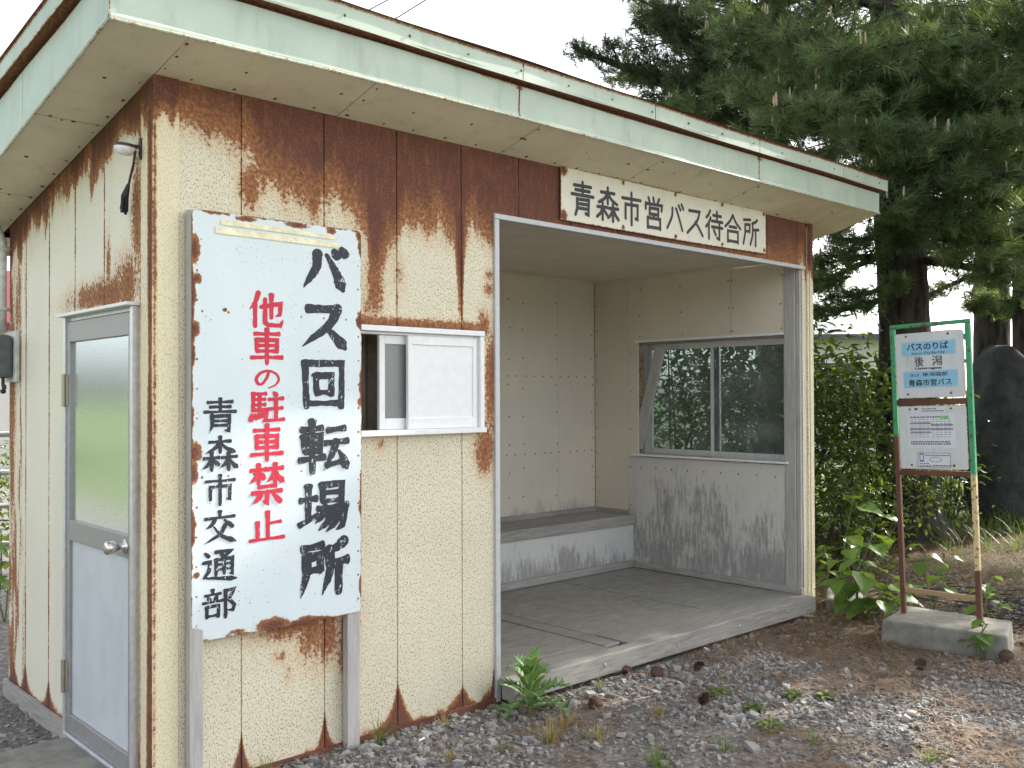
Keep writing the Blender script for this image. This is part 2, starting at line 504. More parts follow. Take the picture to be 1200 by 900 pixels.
def ground_mat():
    t = NT('ground_mix')
    x, y, z = t.sep()
    big = t.noise(1.1, 5, .6)
    v = t.N('ShaderNodeTexVoronoi', {'Vector': t.oc(), 'Scale': 38.0})
    cells = t.N('ShaderNodeSeparateColor', {0: v.outputs['Color']}).outputs[0]
    grav = t.mix(cells, (.15, .136, .124), (.28, .265, .248))
    grav = t.mix(t.rng(v.outputs['Distance'], .3, .75, 0, .6), grav, (.10, .095, .09))
    lit = t.mix(t.noise(70, 6, .75, t.map((1, 2.5, 1))), (.075, .054, .042), (.19, .132, .088))
    # litter grows towards the trees
    lm = t.math('ADD', t.noise(2.2, 6, .65), t.rng(x, 2.6, 5.6, -.14, .42, False))
    c = t.mix(t.rng(lm, .52, .66, 0, .95), grav, lit)
    shade_soil = t.mix(t.noise(3.5, 6, .7), (.045, .038, .028), (.085, .095, .04))  # dark soil and grass tone with the pines' shade put into the colour
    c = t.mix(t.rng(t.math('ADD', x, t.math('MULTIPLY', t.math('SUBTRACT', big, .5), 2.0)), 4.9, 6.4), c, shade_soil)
    fld = t.mix(t.noise(1.4, 6, .7), (.085, .12, .045), (.15, .175, .08))
    far = t.N('ShaderNodeVectorMath', {0: t.oc()}, operation='LENGTH').outputs['Value']
    fm = t.math('MAXIMUM', t.rng(t.math('ADD', x, t.math('MULTIPLY', big, .8)), -2.6, -3.4), t.rng(far, 14, 19))
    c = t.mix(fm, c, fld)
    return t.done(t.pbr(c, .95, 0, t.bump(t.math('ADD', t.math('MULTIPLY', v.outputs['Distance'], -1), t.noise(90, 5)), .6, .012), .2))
M['ground'] = ground_mat()


def stone_mat():
    t = NT('gravel_stone')
    a = t.attr('rust')
    c = t.mix(a, (.15, .142, .135), (.44, .425, .40))
    c = t.mix(t.rng(t.noise(60, 4), .5, .8, 0, .35), c, (.32, .26, .2))
    return t.done(t.pbr(c, .88, 0, None, .3))
M['stone'] = stone_mat()


def boulder_mat():
    t = NT('dark_boulder')
    n = t.noise(5, 8, .7)
    c = t.mix(t.rng(n, .3, .75), (.035, .038, .040), (.085, .088, .085))
    return t.done(t.pbr(c, .92, 0, t.bump(n, .7, .05), .25))
M['boulder'] = boulder_mat()

def dusty_glass():
    t = NT('dusty_window_glass')
    tr = t.N('ShaderNodeBsdfTransparent', {'Color': (.50, .58, .565, 1)}).outputs[0]
    gl = t.N('ShaderNodeBsdfGlossy', {'Color': (.8, .85, .85, 1), 'Roughness': .06}).outputs[0]
    df = t.N('ShaderNodeBsdfDiffuse', {'Color': (.45, .48, .46, 1)}).outputs[0]
    fr = t.N('ShaderNodeLayerWeight', {'Blend': .22}).outputs['Fresnel']
    a = t.N('ShaderNodeMixShader', {0: t.math('MULTIPLY', fr, .8), 1: tr, 2: gl}).outputs[0]
    dust = t.rng(t.noise(3.5, 6, .7), .35, .75, .10, .34)
    return t.done(t.N('ShaderNodeMixShader', {0: dust, 1: a, 2: df}).outputs[0])
M['glass'] = dusty_glass()

def door_glass():
    t = NT('frosted_door_glass')
    b = t.bump(t.noise(170, 3), .10, .002)
    gl = t.N('ShaderNodeBsdfGlossy', {'Color': (.90, .99, 1.0, 1), 'Roughness': .13, 'Normal': b}).outputs[0]
    df = t.N('ShaderNodeBsdfDiffuse', {'Color': (.20, .225, .22, 1)}).outputs[0]
    return t.done(t.N('ShaderNodeMixShader', {0: .78, 1: df, 2: gl}).outputs[0])
M['door_glass'] = door_glass()
M['pattern_glass'] = simple('patterned_glass', (.22, .24, .23), .25, 0, .12, 200, .4)
M['door_panel'] = simple('pale_blue_panel', (.57, .605, .625), .38, 0, .05, 8)
M['house_wall'] = simple('house_wall_pale', (.72, .71, .66), .8, 0, .06)
M['house_roof_red'] = simple('house_roof_maroon', (.20, .035, .045), .6)
M['house_roof_grey'] = simple('house_roof_grey', (.10, .11, .125), .6)
M['house_glass'] = simple('house_window_glass', (.06, .07, .08), .1)
M['rail'] = metal('rail_pipe_grey', (.40, .40, .38), .5, met=.4)

# ------------------------------------------------------------------ ground
def gh(x, y):
    x = np.asarray(x, float); y = np.asarray(y, float)
    m = np.clip((x-5.0)/3.0, 0, 1)*.10
    return m+(fbm(x*1.3+7, y*1.3, 3, 5)-.5)*.035*np.clip((x+y*0+3)/2, .3, 1)-.008

_k = np.linspace(-1, 1, 301)
gx = 1.8+np.sinh(_k*6.2)/np.sinh(6.2)*320
gy = -.3+np.sinh(_k*6.2)/np.sinh(6.2)*320
g = sheet('ground', gx, gy, lambda U, V: (U, V, gh(U, V)), M['ground'], smooth=True)
tag(g, kind='structure')

rng = np.random.default_rng(11)
def under_building(x, y, m=0.0):
    return ((x > -.01-m) & (x < 4.64+m) & (y > -.0-m) & (y < 1.96+m)) | ((x > 1.70) & (x < 4.5) & (y > -.115) & (y < .1)) | ((x > 4.09) & (x < 4.63) & (y > -1.46) & (y < -.68))

# gravel: angular stones lying loose on the ground
def gravel():
    n = 80000
    x = rng.uniform(-1.0, 6.4, n); y = rng.uniform(-2.9, 2.0, n)
    d = np.hypot(x-CP[0], y-CP[1])
    s = rng.lognormal(math.log(.0075), .47, n).clip(.004, .030)
    lm = fbm(x*1.1, y*1.1, 4, 31)
    keep = ~under_building(x, y) & (x < 6.4) & ((y < .1) | (x < 0)) & (rng.random(n) < np.clip(1.25-np.clip(x-3.9, 0, 9)*.38, .06, 1)) & (rng.random(n) < np.where(lm > .53, .25, 1.0))
    vis = ((x-CP[0])*_fw[0]+(y-CP[1])*_fw[1] > .6)
    keep &= vis
    x, y, s = x[keep], y[keep], s[keep]; n = len(x)
    cube = np.array([(-1, -1, -1), (1, -1, -1), (1, 1, -1), (-1, 1, -1), (-1, -1, 1), (1, -1, 1), (1, 1, 1), (-1, 1, 1)], float)
    P = cube[None]*rng.uniform(.30, 1.0, (n, 8, 3))*np.stack([rng.uniform(.8, 1.5, n), rng.uniform(.7, 1.1, n), rng.uniform(.45, .9, n)], 1)[:, None]
    th = rng.uniform(0, 6.28, n); ti = rng.normal(0, .35, n)
    c, s_ = np.cos(ti)[:, None], np.sin(ti)[:, None]
    P = np.stack([P[..., 0]*c-P[..., 2]*s_, P[..., 1], P[..., 0]*s_+P[..., 2]*c], -1)
    c, s_ = np.cos(th)[:, None], np.sin(th)[:, None]
    P = np.stack([P[..., 0]*c-P[..., 1]*s_, P[..., 0]*s_+P[..., 1]*c, P[..., 2]], -1)*s[:, None, None]
    P += np.stack([x, y, gh(x, y)+s*.35], 1)[:, None]
    q = np.array([(0, 3, 2, 1), (4, 5, 6, 7), (0, 1, 5, 4), (1, 2, 6, 5), (2, 3, 7, 6), (3, 0, 4, 7)])
    F = (np.arange(n)[:, None, None]*8+q[None]).reshape(-1, 4)
    a = np.repeat(rng.beta(1.6, 1.9, n), 8)
    o = mesh_np('gravel', P.reshape(-1, 3), F, M['stone'], atts={'rust': a})
    tag(o, 'loose grey angular gravel strewn in front of the shelter', 'gravel', kind='stuff')
gravel()


def strips(x, y, z, L, w, th, lift, a, name, mat, parent=None):
    """thin bent strips (fallen needles) as one mesh"""
    n = len(x)
    dx, dy = np.cos(th), np.sin(th)
    bend = rng.normal(0, .25, n)
    pts = []
    for k, f in enumerate((-.5, 0, .5)):
        ox = dx*f*L - dy*bend*L*(f*f-.1); oy = dy*f*L+dx*bend*L*(f*f-.1)
        zz = z+lift*(1-4*f*f*.9)
        for sg in (-1, 1):
            pts.append(np.stack([x+ox-dy*w*sg, y+oy+dx*w*sg, zz], 1))
    P = np.stack(pts, 1)
    F = (np.arange(n)[:, None, None]*6+np.array([(0, 2, 3, 1), (2, 4, 5, 3)])[None]).reshape(-1, 4)
    return mesh_np(name, P.reshape(-1, 3), F, mat, parent, atts={'rust': np.repeat(a, 6)})

def litter():
    n = 110000
    x = rng.uniform(-.4, 8.5, n); y = rng.uniform(-2.9, 3.2, n)
    lm = np.where(x < 6, 1-fbm(x*1.1, y*1.1, 4, 31), .5)+(fbm(x*2.6+3, y*2.6, 4, 77)-.5)*.5+np.clip((x-2.2)*.10, -.15, .26); lm = fbm(x*1.1, y*1.1, 4, 31)+(fbm(x*2.6+3, y*2.6, 4, 77)-.5)*.5+np.clip((x-2.4)*.09, -.10, .26)
    keep = ~under_building(x, y) & (rng.random(n) < np.clip((lm-.46)*5, .09, 1)) & ((y < -.02) | (x > 4.7))
    x, y = x[keep], y[keep]; n = len(x)
    o = strips(x, y, gh(x, y)+rng.uniform(.006, .030, n), rng.uniform(.05, .12, n), rng.uniform(.0011, .0023, n), rng.uniform(0, 6.28, n), rng.uniform(.0, .012, n), rng.random(n), 'pine_litter', M['litter'])
    tag(o, 'brown fallen pine needles lying over the gravel', 'pine litter', kind='stuff')
litter()

# concrete doorstep on the left
pv = MB().box((-.62, -.10, -.06), (-.035, .83, .035)).build('pavement', M['concrete'], None, False, .008)
tag(pv, kind='structure')

# ------------------------------------------------------------------ bus shelter
LX, HF = 4.626, 2.65
SL = .181
def zs(y): return HF-SL*y
sh = empty('bus_shelter', (2.3, .9, 0), 'small rusty cream metal bus shelter with mint green roof edge and open waiting bay', 'bus shelter')

SEAMS = [.3455+.3717*k for k in range(12) if .3455+.3717*k < 4.5]
BX = [0, .05, .06, .1, .16, .23, .29, .33, .38, .43, .51, .60, .68, .77, .84, .93, .955, .985, 1.04, 1.08, 1.12, 1.14, 1.24, 1.33, 1.42, 1.445, 1.47, 1.48, 1.53, 1.6, 1.67, 2.0, 4.45, 4.5, 4.55, 4.63]
BZ = [2.51, 2.52, 2.50, 2.54, 2.51, 2.45, 2.44, 2.39, 2.41, 2.32, 2.27, 2.24, 2.20, 2.31, 2.21, 2.13, 1.83, 1.85, 2.09, 2.07, 2.2, 2.24, 2.19, 2.21, 2.14, 1.85, 1.80, 2.16, 2.27, 2.18, 2.15, 2.1, 2.3, 2.36, 2.2, 2.3]
def blobs(x, z, L):
    r = np.full(x.shape, -9.0)
    for cx, cz, rx, rz, a in L:
        r = np.maximum(r, a-np.sqrt(((x-cx)/rx)**2+((z-cz)/rz)**2))
    return r
def rust_front(x, z):
    jag = (fbm(x*30, z*7.0, 4, 3)-.5)*.11+(fbm(x*9, z*2.0, 3, 14)-.5)*.10
    a = (z-np.interp(x, BX, BZ)+jag)/.13
    ds = np.min(np.stack([np.abs(x-s) for s in SEAMS]+[np.abs(x-1.677), np.abs(x-.0)*1.5]), 0)
    bh = .018+(.06+.16*vnoise(np.round((x-.3455)/.3717)*3.7, x*0, 5))*np.exp(-ds/(.022+.03*vnoise(np.round((x-.3455)/.3717)*2.3+9, x*0, 6)))+(fbm(x*22, z*0+2, 4, 8)-.5)*.06
    b = (bh-z)/.022
    seam = (.004-ds)/.010+.35*(fbm(x*0+3, z*9, 3, 61)-.62)*6
    seam = np.where(z > 1.2, np.minimum(seam, .5), -3)
    sg = blobs(x, z, [(1.645, 1.55, .045, .24, 1.1), (1.60, 1.80, .05, .09, .9), (1.60, 1.22, .055, .13, 1.1), (1.63, 1.98, .05, .05, .6), (1.63, 2.05, .05, .05, .5),
                      (.55, .55, .15, .06, 1.0), (.65, .52, .08, .17, .9), (.73, .50, .06, .12, 1.0), (.52, .43, .07, .05, .3), (.83, .45, .05, .22, 1.0), (.83, .2, .04, .2, .3),
                      (.97, 1.95, .05, .16, 1.0), (.93, 1.86, .035, .1, .5), (1.0, 1.26, .05, .06, .35), (.98, 1.1, .04, .05, .0), (.55, .36, .05, .1, .1), (1.64, 1.0, .03, .05, .1),
                      (1.1, 2.02, .05, .12, .5), (.14, 2.62, .2, .1, 1.5), (.38, 2.30, .05, .12, .9)])
    top = np.where((x > .70) & (x < 1.62), (.035-np.abs(z-1.785))/.028, -5)
    return np.clip(np.maximum.reduce([a, b, seam, sg, top]), -2.5, 2.5)

xs = axis_pts(.095, LX-.075, .011, [s+d for s in SEAMS for d in (-.0035, 0, .0035)]+[.66, 1.57, 1.677, 4.493])
zz = axis_pts(0, HF, .011, [1.305, 1.773, 2.341])
_sa = np.array(SEAMS)
def groove(U):
    d = np.min(np.abs(U[..., None]-_sa), -1)
    return np.where(d < .001, .014, 0.0)
fw_ = sheet('front_wall', xs, zz, lambda U, V: (U, groove(U)+.0*V, V+.0*U), M['siding'], sh,
            [(.66, 1.305, 1.57, 1.773), (1.677, -.1, 4.493, 2.341)], rust_front)
tag(fw_, 'cream speckled metal siding with dark rust running down from the eaves')
# corner flashings -----------------------------------------------------
def corner(name, x0, x1, y, zt, edges, seed, out):
    us = axis_pts(x0, x1, .006); vs = axis_pts(0, zt, .012)
    def att(U, V):
        e = np.full(U.shape, -2.0)
        for ex, w in edges: e = np.maximum(e, (w*(.4+1.1*fbm(U*0+seed, V*2.5, 3, seed))-np.abs(U-ex))/.010)
        e = np.maximum(e, (V-(zt-.16)+(fbm(U*30, V*4, 3, seed+2)-.5)*.12)/.05)
        return np.clip(e, -2, 2)
    sheet(name, us, vs, lambda U, V: out(U, V, y), M['trim'], sh, (), att)
corner('corner_trim', -.0072, .095, -.006, HF, [(0, .006)], 4, lambda U, V, y: (U, y+0*V+np.where(U > .094, .006, 0), V+0*U))
corner('corner_trim', -.006, .115, -.0072, HF-.01, [(.020, .024), (.112, .008)], 9, lambda U, V, y: (y+0*V+np.where(U > .114, .006, 0), U, np.minimum(V, zs(U)-.004)))
ct = MB()
for k, (a, b) in enumerate(((0, .022), (.026, .044), (.048, .075))):
    ct.box((LX-.075+a, -.008-.004*(k % 2), 0), (LX-.075+b, .012, HF-.004))
ct.v = ct.v
ct.a = [2.0 if p[2] > 2.3 else -2 for p in ct.v]
# fine vertical division so that the rust stays near the top
def fluted():
    us = np.array([LX-.075, LX-.0535, LX-.053, LX-.049, LX-.0485, LX-.031, LX-.0305, LX-.027, LX-.0265, LX])
    dy = np.array([-.008, -.008, .004, .004, -.012, -.012, .004, .004, -.008, -.008])
    vs = axis_pts(0, HF, .012)
    sheet('corner_trim', us, vs, lambda U, V: (U, np.interp(U, us, dy)+0*V, V+0*U), M['trim'], sh, (),
          lambda U, V: np.clip((V-2.22-.12*fbm(U*30, V*3, 3, 5))/.05, -2, 2))
fluted()
# side wall --------------------------------------------------------------
YB = 1.774
SY = [.115, .492, .831, 1.169, 1.508, 1.70]
def rust_side(y, z):
    zt = zs(y)
    jag = fbm(y*13, z*3.5, 4, 21)
    jag2 = fbm(y*40, z*9, 3, 28)
    dep = .03+.20*np.maximum(0, jag-.40)*2+.10*(jag2-.5)+np.interp(y, [0, .2, .5, 1.5, 1.77], [.13, .10, .06, .05, .16])
    a = (z-(zt-dep))/.06
    ds = np.min(np.stack([np.abs(y-s) for s in SY]), 0)
    bh = .075+.14*np.exp(-ds/.035)+(fbm(y*14, z*0, 3, 4)-.5)*.05
    b = (bh-z)/.025
    seam = (.006+.012*(fbm(y*0+1, z*5+y*3, 3, 9)-.5)-ds)/.009
    sg = blobs(y, z, [(1.74, 1.5, .07, .35, 1.1), (1.73, 1.15, .05, .5, .8), (1.63, 1.05, .04, .5, .0), (.5, 1.88, .42, .07, 1.0), (.25, 1.9, .12, .13, 1.0), (.45, 2.0, .03, .14, .8), (.16, 2.15, .06, .3, .9),
                      (.88, 1.45, .02, .25, .5), (.9, .75, .02, .2, .6), (1.52, 2.0, .03, .3, .3), (.92, 1.2, .02, .3, .3), (1.65, 1.9, .05, .3, .6)])
    st = np.where((y > 1.5), (fbm(y*22, z*2.5, 4, 66)-.63)*6, -2)
    return np.clip(np.maximum.reduce([a, b, seam, sg, st]), -2.2, 2.2)
ys = axis_pts(.115, YB, .010, [s+d for s in SY[1:5] for d in (-.003, 0, .003)]+[.14, .879])
zz2 = axis_pts(.0, 2.66, .011, [.03, 1.818])
_sy = np.array(SY[1:5])
sw = sheet('side_wall', ys, zz2, lambda U, V: (np.where(np.min(np.abs(U[..., None]-_sy), -1) < .001, .012, 0.0)+0*V, U, np.minimum(V, zs(U)-.003)), M['siding_side'], sh,
           [(.14, .03, .879, 1.818)], rust_side, flip=True)
tag(sw, 'pale metal siding with rusty seams')
MB().box((-.024, .885, -.03), (-.004, 1.79, .07)).build('base_board', M['skirt'], sh, False, .003)
MB().box((.10, -.012, -.05), (1.675, -.001, .02), 1.5).build('base_board', M['recess'], sh)
# rest of the shell: right, back, partition, office lining
bw = MB()
bw.box((LX-.10, .035, 0), (LX, .128, 2.60)); bw.box((LX-.10, 1.42, 0), (LX, 1.95, 2.29)); bw.box((LX-.10, .128, 0), (LX, 1.42, .985)); bw.box((LX-.10, .128, 1.885), (LX, 1.42, 2.36))
bw.build('right_wall', M['siding_side'], sh)
MB().box((1.6, 1.90, 0), (LX-.101, 1.95, 2.28)).box((.003, YB-.05, 0), (1.6, YB, 2.31)).build('back_wall', M['siding_side'], sh)
pw = MB().box((1.59, .10, 0), (1.675, 1.89, 2.33))
pw.build('partition_wall', M['room'], sh)
MB().box((.03, .06, .01), (1.585, YB-.06, .03)).box((.03, .06, 2.26), (1.585, YB-.06, 2.28)).box((.03, 1.68, .03), (1.585, 1.70, 2.26)).build('office_lining', M['room'], sh)
cu_us = np.linspace(.85, 1.30, 90)
sheet('curtain', cu_us, np.linspace(1.1, 2.0, 4), lambda U, V: (U, .22+.022*np.sin(U*70)+0*V, V+0*U), M['curtain'], sh)
# header beam and opening trim
MB().box((1.677, .012, 2.345), (4.49, .10, 2.45)).build('header_beam', M['ceiling'], sh)
MB().box((1.672, .016, 0), (1.6765, .11, 2.345)).build('opening_jamb', M['wood_z'], sh)
tr = MB()
tr.box((1.660, -.014, 2.326), (4.520, .030, 2.352)); tr.box((1.660, -.014, .0), (1.690, .030, 2.3255))
tr.build('opening_trim', M['galv'], sh, False, .003)
MB().box((4.467, .004, .118), (4.521, .034, 2.3255)).build('opening_trim', M['wood_z'], sh, False, .003)
MB().box((4.455, .036, .116), (4.523, .118, 2.40)).build('corner_post', M['wood_z'], sh, False, .004)

# ceiling and inner walls
MB().box((1.676, .101, 2.404), (4.50, 1.90, 2.42)).build('ceiling', M['ceiling'], sh)
def inner_panels(name, mat, panels, axis, pos, thick=.012):
    m = MB()
    for a0, z0, a1, z1 in panels:
        if axis == 'y': m.box((a0+.0012, pos, z0), (a1-.0012, pos+thick, z1))
        else: m.box((pos, a0+.0012, z0), (pos+thick, a1-.0012, z1))
    return m.build(name, mat, sh, False, .0012)
ib = inner_panels('inner_wall', M['inner_back'], [(1.68, .06, 2.31, 2.385), (2.31, .06, 3.21, 2.385), (3.21, .06, 4.03, 2.385), (4.03, .06, 4.4635, 2.385)], 'y', 1.883)
MB().box((1.68, 1.872, 2.385), (4.452, 1.884, 2.4035)).box((4.4525, .12, 2.385), (4.4645, 1.884, 2.4035)).build('cove_strip', M['ceiling'], sh)
ir = inner_panels('inner_wall', M['inner_right'], [(.118, 1.9, .555, 2.385), (.555, 1.9, 1.53, 2.385), (1.53, .06, 1.882, 2.385), (1.4215, .986, 1.53, 1.899)], 'x', 4.465)
il = inner_panels('inner_wall', M['inner_right_low'], [(.118, .06, 1.53, .985)], 'x', 4.465)
tag(il, 'greyed lower panel with white paint peeling in vertical streaks')
MB().box((4.453, .119, 1.884), (4.4648, 1.45, 1.902)).build('batten', M['alu_white'], sh, False, .002)
# nails of the boards
def nails(name, pts, nrm, mat, r=.0045):
    m = MB()
    for p in pts:
        m.lathe(p, [(r*1.1, 0), (r, .0015), (r*.4, .003)], 7, nrm)
    return m.build(name, mat, sh)
def spots(name, pts, nrm, mat, parent, rr=(.0045, .0045)):
    """one small nail head per point; all share one mesh"""
    base = None
    par_off = Vector((0, 0, 0)); q = parent
    while q is not None: par_off += q.location; q = q.parent
    rot = Vector(nrm).to_track_quat('Z', 'Y').to_euler()
    for p in pts:
        if base is None:
            mb = MB(); mb.lathe((0, 0, 0), [(1.15, -.05), (1.0, .25), (.4, .5)], 8)
            o = base = mesh_np(name, np.array(mb.v, np.float32), mb.f, mat, None)
        else:
            o = base.copy(); COL.objects.link(o)
        o.parent = parent; o.location = Vector([float(c) for c in p])-par_off; o.rotation_euler = rot
        r = rs.uniform(*rr); o.scale = (r*rs.uniform(.8, 1.3), r*rs.uniform(.8, 1.3), r)
rs = random.Random(5)
P = []
for x in (3.29, 3.5, 3.65, 4.01, 4.43):
    for k in range(9): P.append((x+rs.uniform(-.008, .008), 1.8825, .68+k*.215+rs.uniform(-.02, .02)))
for k in range(14): P.append((3.2+k*.095, 1.8825, 1.62)); P.append((3.2+k*.095+rs.uniform(-.02, .02), 1.8825, 1.02))
tag(nails('nails', P, (0, -1, 0), M['nail'], .0058), kind='stuff')
P = [(4.4645, y+rs.uniform(-.01, .01), z) for y in (.14, .54, .57, 1.0, 1.4) for z in (1.93, 2.1, 2.3)]+[(4.4645, 1.86, .6+k*.2) for k in range(9)]+[(4.4645, .2+k*.125, 1.89+0*k) for k in range(10)]+[(4.4645, 1.5, .3+k*.3) for k in range(6)]+[(4.4645, .2+k*.15, .90) for k in range(9)]
tag(nails('nails', P, (-1, 0, 0), M['nail'], .006), kind='stuff')

# bench ------------------------------------------------------------------
be = empty('bench', (3.0, 1.6, .115)); be.parent = sh; be.location = Vector((3.0, 1.6, .115))-sh.location
def rel(o): return o
def under(parent_empty, mb, name, mat, bevel=0.0, smooth=False):
    return mb.build(name, mat, parent_empty, smooth, bevel)
b1 = MB(); b1.box((1.678, 1.500, .506), (4.462, 1.88, .523)); b1.box((1.678, 1.855, .5235), (4.462, 1.8815, .560)); b1.box((4.440, 1.50, .5235), (4.464, 1.8545, .556))
under(be, b1, 'seat_board', M['wood_x'], .003)
under(be, MB().box((1.678, 1.455, .452), (4.462, 1.499, .527)), 'front_board', M['wood_x'], .006)
under(be, MB().box((1.678, 1.478, .16), (4.464, 1.490, .451)), 'riser', M['riser'])
under(be, MB().box((1.678, 1.458, .116), (4.463, 1.477, .170)), 'base_board', M['wood_x'], .003)

# deck -------------------------------------------------------------------
dk = empty('deck', (3, .7, 0)); dk.parent = sh; dk.location = Vector((3.0, .7, 0))-sh.location
fl = MB()
# plywood sheets with open joints, as in the photo
fl.box((1.68, .118, .085), (2.485, 1.478, .111)); fl.box((2.627, .222, .085), (3.60, 1.478, .111)); fl.box((3.612, .216, .085), (4.462, 1.478, .1125))
under(dk, fl, 'floor_board', M['deck_ply'], .0025)
under(dk, MB().box((2.497, .03, .085), (2.615, 1.477, .1125)).box((2.627, -.022, .085), (4.462, .212, .1165)).box((1.68, -.022, .085), (2.485, .108, .1095)), 'plank', M['wood_sill'], .003)
under(dk, MB().box((1.680, -.112, .012), (4.452, -.025, .118)), 'front_sill', M['wood_sill'], .008)
under(dk, MB().box((4.430, -.02, .1175), (4.462, 1.45, .160)), 'skirting', M['wood_y'], .003)
under(dk, MB().box((1.70, .0, .0), (4.46, 1.4, .07)), 'underframe', M['dark'])
spots('bolt', [(x, -.1122, z) for x, z in ((2.33, .068), (2.95, .062), (3.55, .066), (4.1, .07))], (0, -1, 0), M['wood_x'], dk, (.009, .011))

# right side window --------------------------------------------------------
wr = empty('window', (4.5, .78, 1.0)); wr.parent = sh; wr.location = Vector((4.5, .78, 1.0))-sh.location
X0 = 4.50
f = MB()
f.box((4.52, .128, 1.005), (4.62, .150, 1.872)); f.box((4.52, 1.398, 1.005), (4.62, 1.42, 1.872)); f.box((4.50, .128, 1.8725), (4.62, 1.42, 1.884)); f.box((4.52, .128, .987), (4.62, 1.42, 1.0045))
under(wr, f, 'frame', M['wood_y'], .002)
under(wr, MB().box((4.425, .086, .993), (4.519, 1.475, 1.008)), 'sill', M['alu_white'], .003)
for nm, y0, y1, x in (('sash', .151, .795, 4.545), ('sash', .735, 1.397, 4.575)):
    s = MB(); w = .026
    s.box((x, y0, 1.006), (x+.022, y0+w, 1.871)); s.box((x, y1-w, 1.006), (x+.022, y1, 1.871)); s.box((x, y0+w+.0005, 1.006), (x+.022, y1-w-.0005, 1.050)); s.box((x, y0+w+.0005, 1.825), (x+.022, y1-w-.0005, 1.871))
    so_ = MB().box((x+.008, y0+w-.004, 1.046), (x+.013, y1-w+.004, 1.829))
    sash = under(wr, s, nm, M['alu'], .002)
    so_.build('pane', M['glass'], wr)

# loose board leaning in the window reveal
Mx = Matrix.Translation(Vector((4.485, 1.335, 1.44))) @ Matrix.Rotation(R(17), 4, 'X')
lb = MB().box((-.012, -.047, -.40), (.012, .047, .42), 0, Mx).build('loose_board', M['wood_z'], None, False, .003)
tag(lb, 'grey weathered plank leaning slantwise in the side window of the bay', 'plank')

# small sliding window in the front wall ----------------------------------
wf = empty('sliding_window', (1.1, 0, 1.3)); wf.parent = sh; wf.location = Vector((1.1, 0, 1.3))-sh.location
f = MB()
f.box((.655, -.034, 1.752), (1.577, .05, 1.776)); f.box((.655, -.045, 1.298), (1.577, .05, 1.322)); f.box((.655, -.030, 1.3225), (.676, .05, 1.7515)); f.box((1.552, -.030, 1.3225), (1.577, .05, 1.7515))
f.box((1.536, -.012, 1.3225), (1.5515, .05, 1.7515)); f.box((.6765, -.006, 1.7395), (1.5355, .05, 1.7515))
under(wf, f, 'frame', M['alu_white'], .002)
s = MB(); x0, x1, y = 1.135, 1.536, -.020
s.box((x0, y, 1.323), (x0+.024, y+.018, 1.739)); s.box((x1-.022, y, 1.323), (x1, y+.018, 1.739)); s.box((x0+.0245, y, 1.323), (x1-.0225, y+.018, 1.372)); s.box((x0+.0245, y, 1.70), (x1-.0225, y+.018, 1.739))
sash = under(wf, s, 'sash', M['alu_white'], .002)
MB().box((x0+.022, y+.006, 1.371), (x1-.021, y+.012, 1.7005)).build('shutter_panel', M['alu_white'], wf)
s = MB(); x0, x1, y = 1.000, 1.40, .008
s.box((x0, y, 1.323), (x0+.030, y+.018, 1.7385)); s.box((x1-.022, y, 1.323), (x1, y+.018, 1.7385)); s.box((x0+.0305, y, 1.323), (x1-.0225, y+.018, 1.372)); s.box((x0+.0305, y, 1.70), (x1-.0225, y+.018, 1.7385))
under(wf, s, 'sash', M['alu_white'], .002)
MB().box((x0+.028, y+.006, 1.371), (x1-.021, y+.012, 1.7005)).build('pane', M['pattern_glass'], wf)

# door ---------------------------------------------------------------------
dr = empty('door', (0, .5, 0)); dr.parent = sh; dr.location = Vector((0, .5, 0))-sh.location
f = MB()
f.box((-.030, .128, .02), (.06, .152, 1.812)); f.box((-.030, .868, .02), (.06, .892, 1.812)); f.box((-.012, .1525, 1.795), (.06, .8675, 1.812)); f.box((-.034, .1525, .012), (.06, .8675, .045))
under(dr, f, 'frame', M['alu'], .002)
under(dr, MB().box((-.055, .118, 1.8125), (.01, .902, 1.826)), 'drip_cap', M['alu_white'], .002)
s = MB(); xa, xb = -.022, .014; y0, y1 = .157, .863
s.box((xa, y0, .048), (xb, y0+.030, 1.792)); s.box((xa, y1-.030, .048), (xb, y1, 1.792))
s.box((xa, y0+.0305, .048), (xb, y1-.0305, .125)); s.box((xa, y0+.0305, 1.705), (xb, y1-.0305, 1.792)); s.box((xa, y0+.0305, .862), (xb, y1-.0305, .948))
under(dr, s, 'leaf', M['alu_door'], .003)
MB().box((-.008, y0+.028, .9475), (-.002, y1-.028, 1.7055)).build('pane', M['door_glass'], dr)
MB().box((-.008, y0+.028, .1245), (-.002, y1-.028, .8625)).build('lower_panel', M['door_panel'], dr)
kb = MB(); kb.lathe((xa, y0+.055, .905), [(.029, 0), (.029, .004), (.013, .007), (.0125, .030), (.022, .036), (.0255, .048), (.0255, .068), (.022, .074), (.008, .076)], 24, (-1, 0, 0))
under(dr, kb, 'knob', M['steel'], 0, True)
for z in (.28, 1.50):
    h = MB(); h.tube([(-.033, .872, z-.07), (-.033, .872, z+.07)], .009, 10); h.box((-.026, .875, z-.065), (-.0305, .90, z+.065)); h.box((-.0235, .84, z-.065), (-.027, .868, z+.065))
    under(dr, h, 'hinge', M['hinge'])
under(dr, MB().box((-.004, .152, .02), (-.001, .157, 1.79)), 'weather_strip', M['dark'])

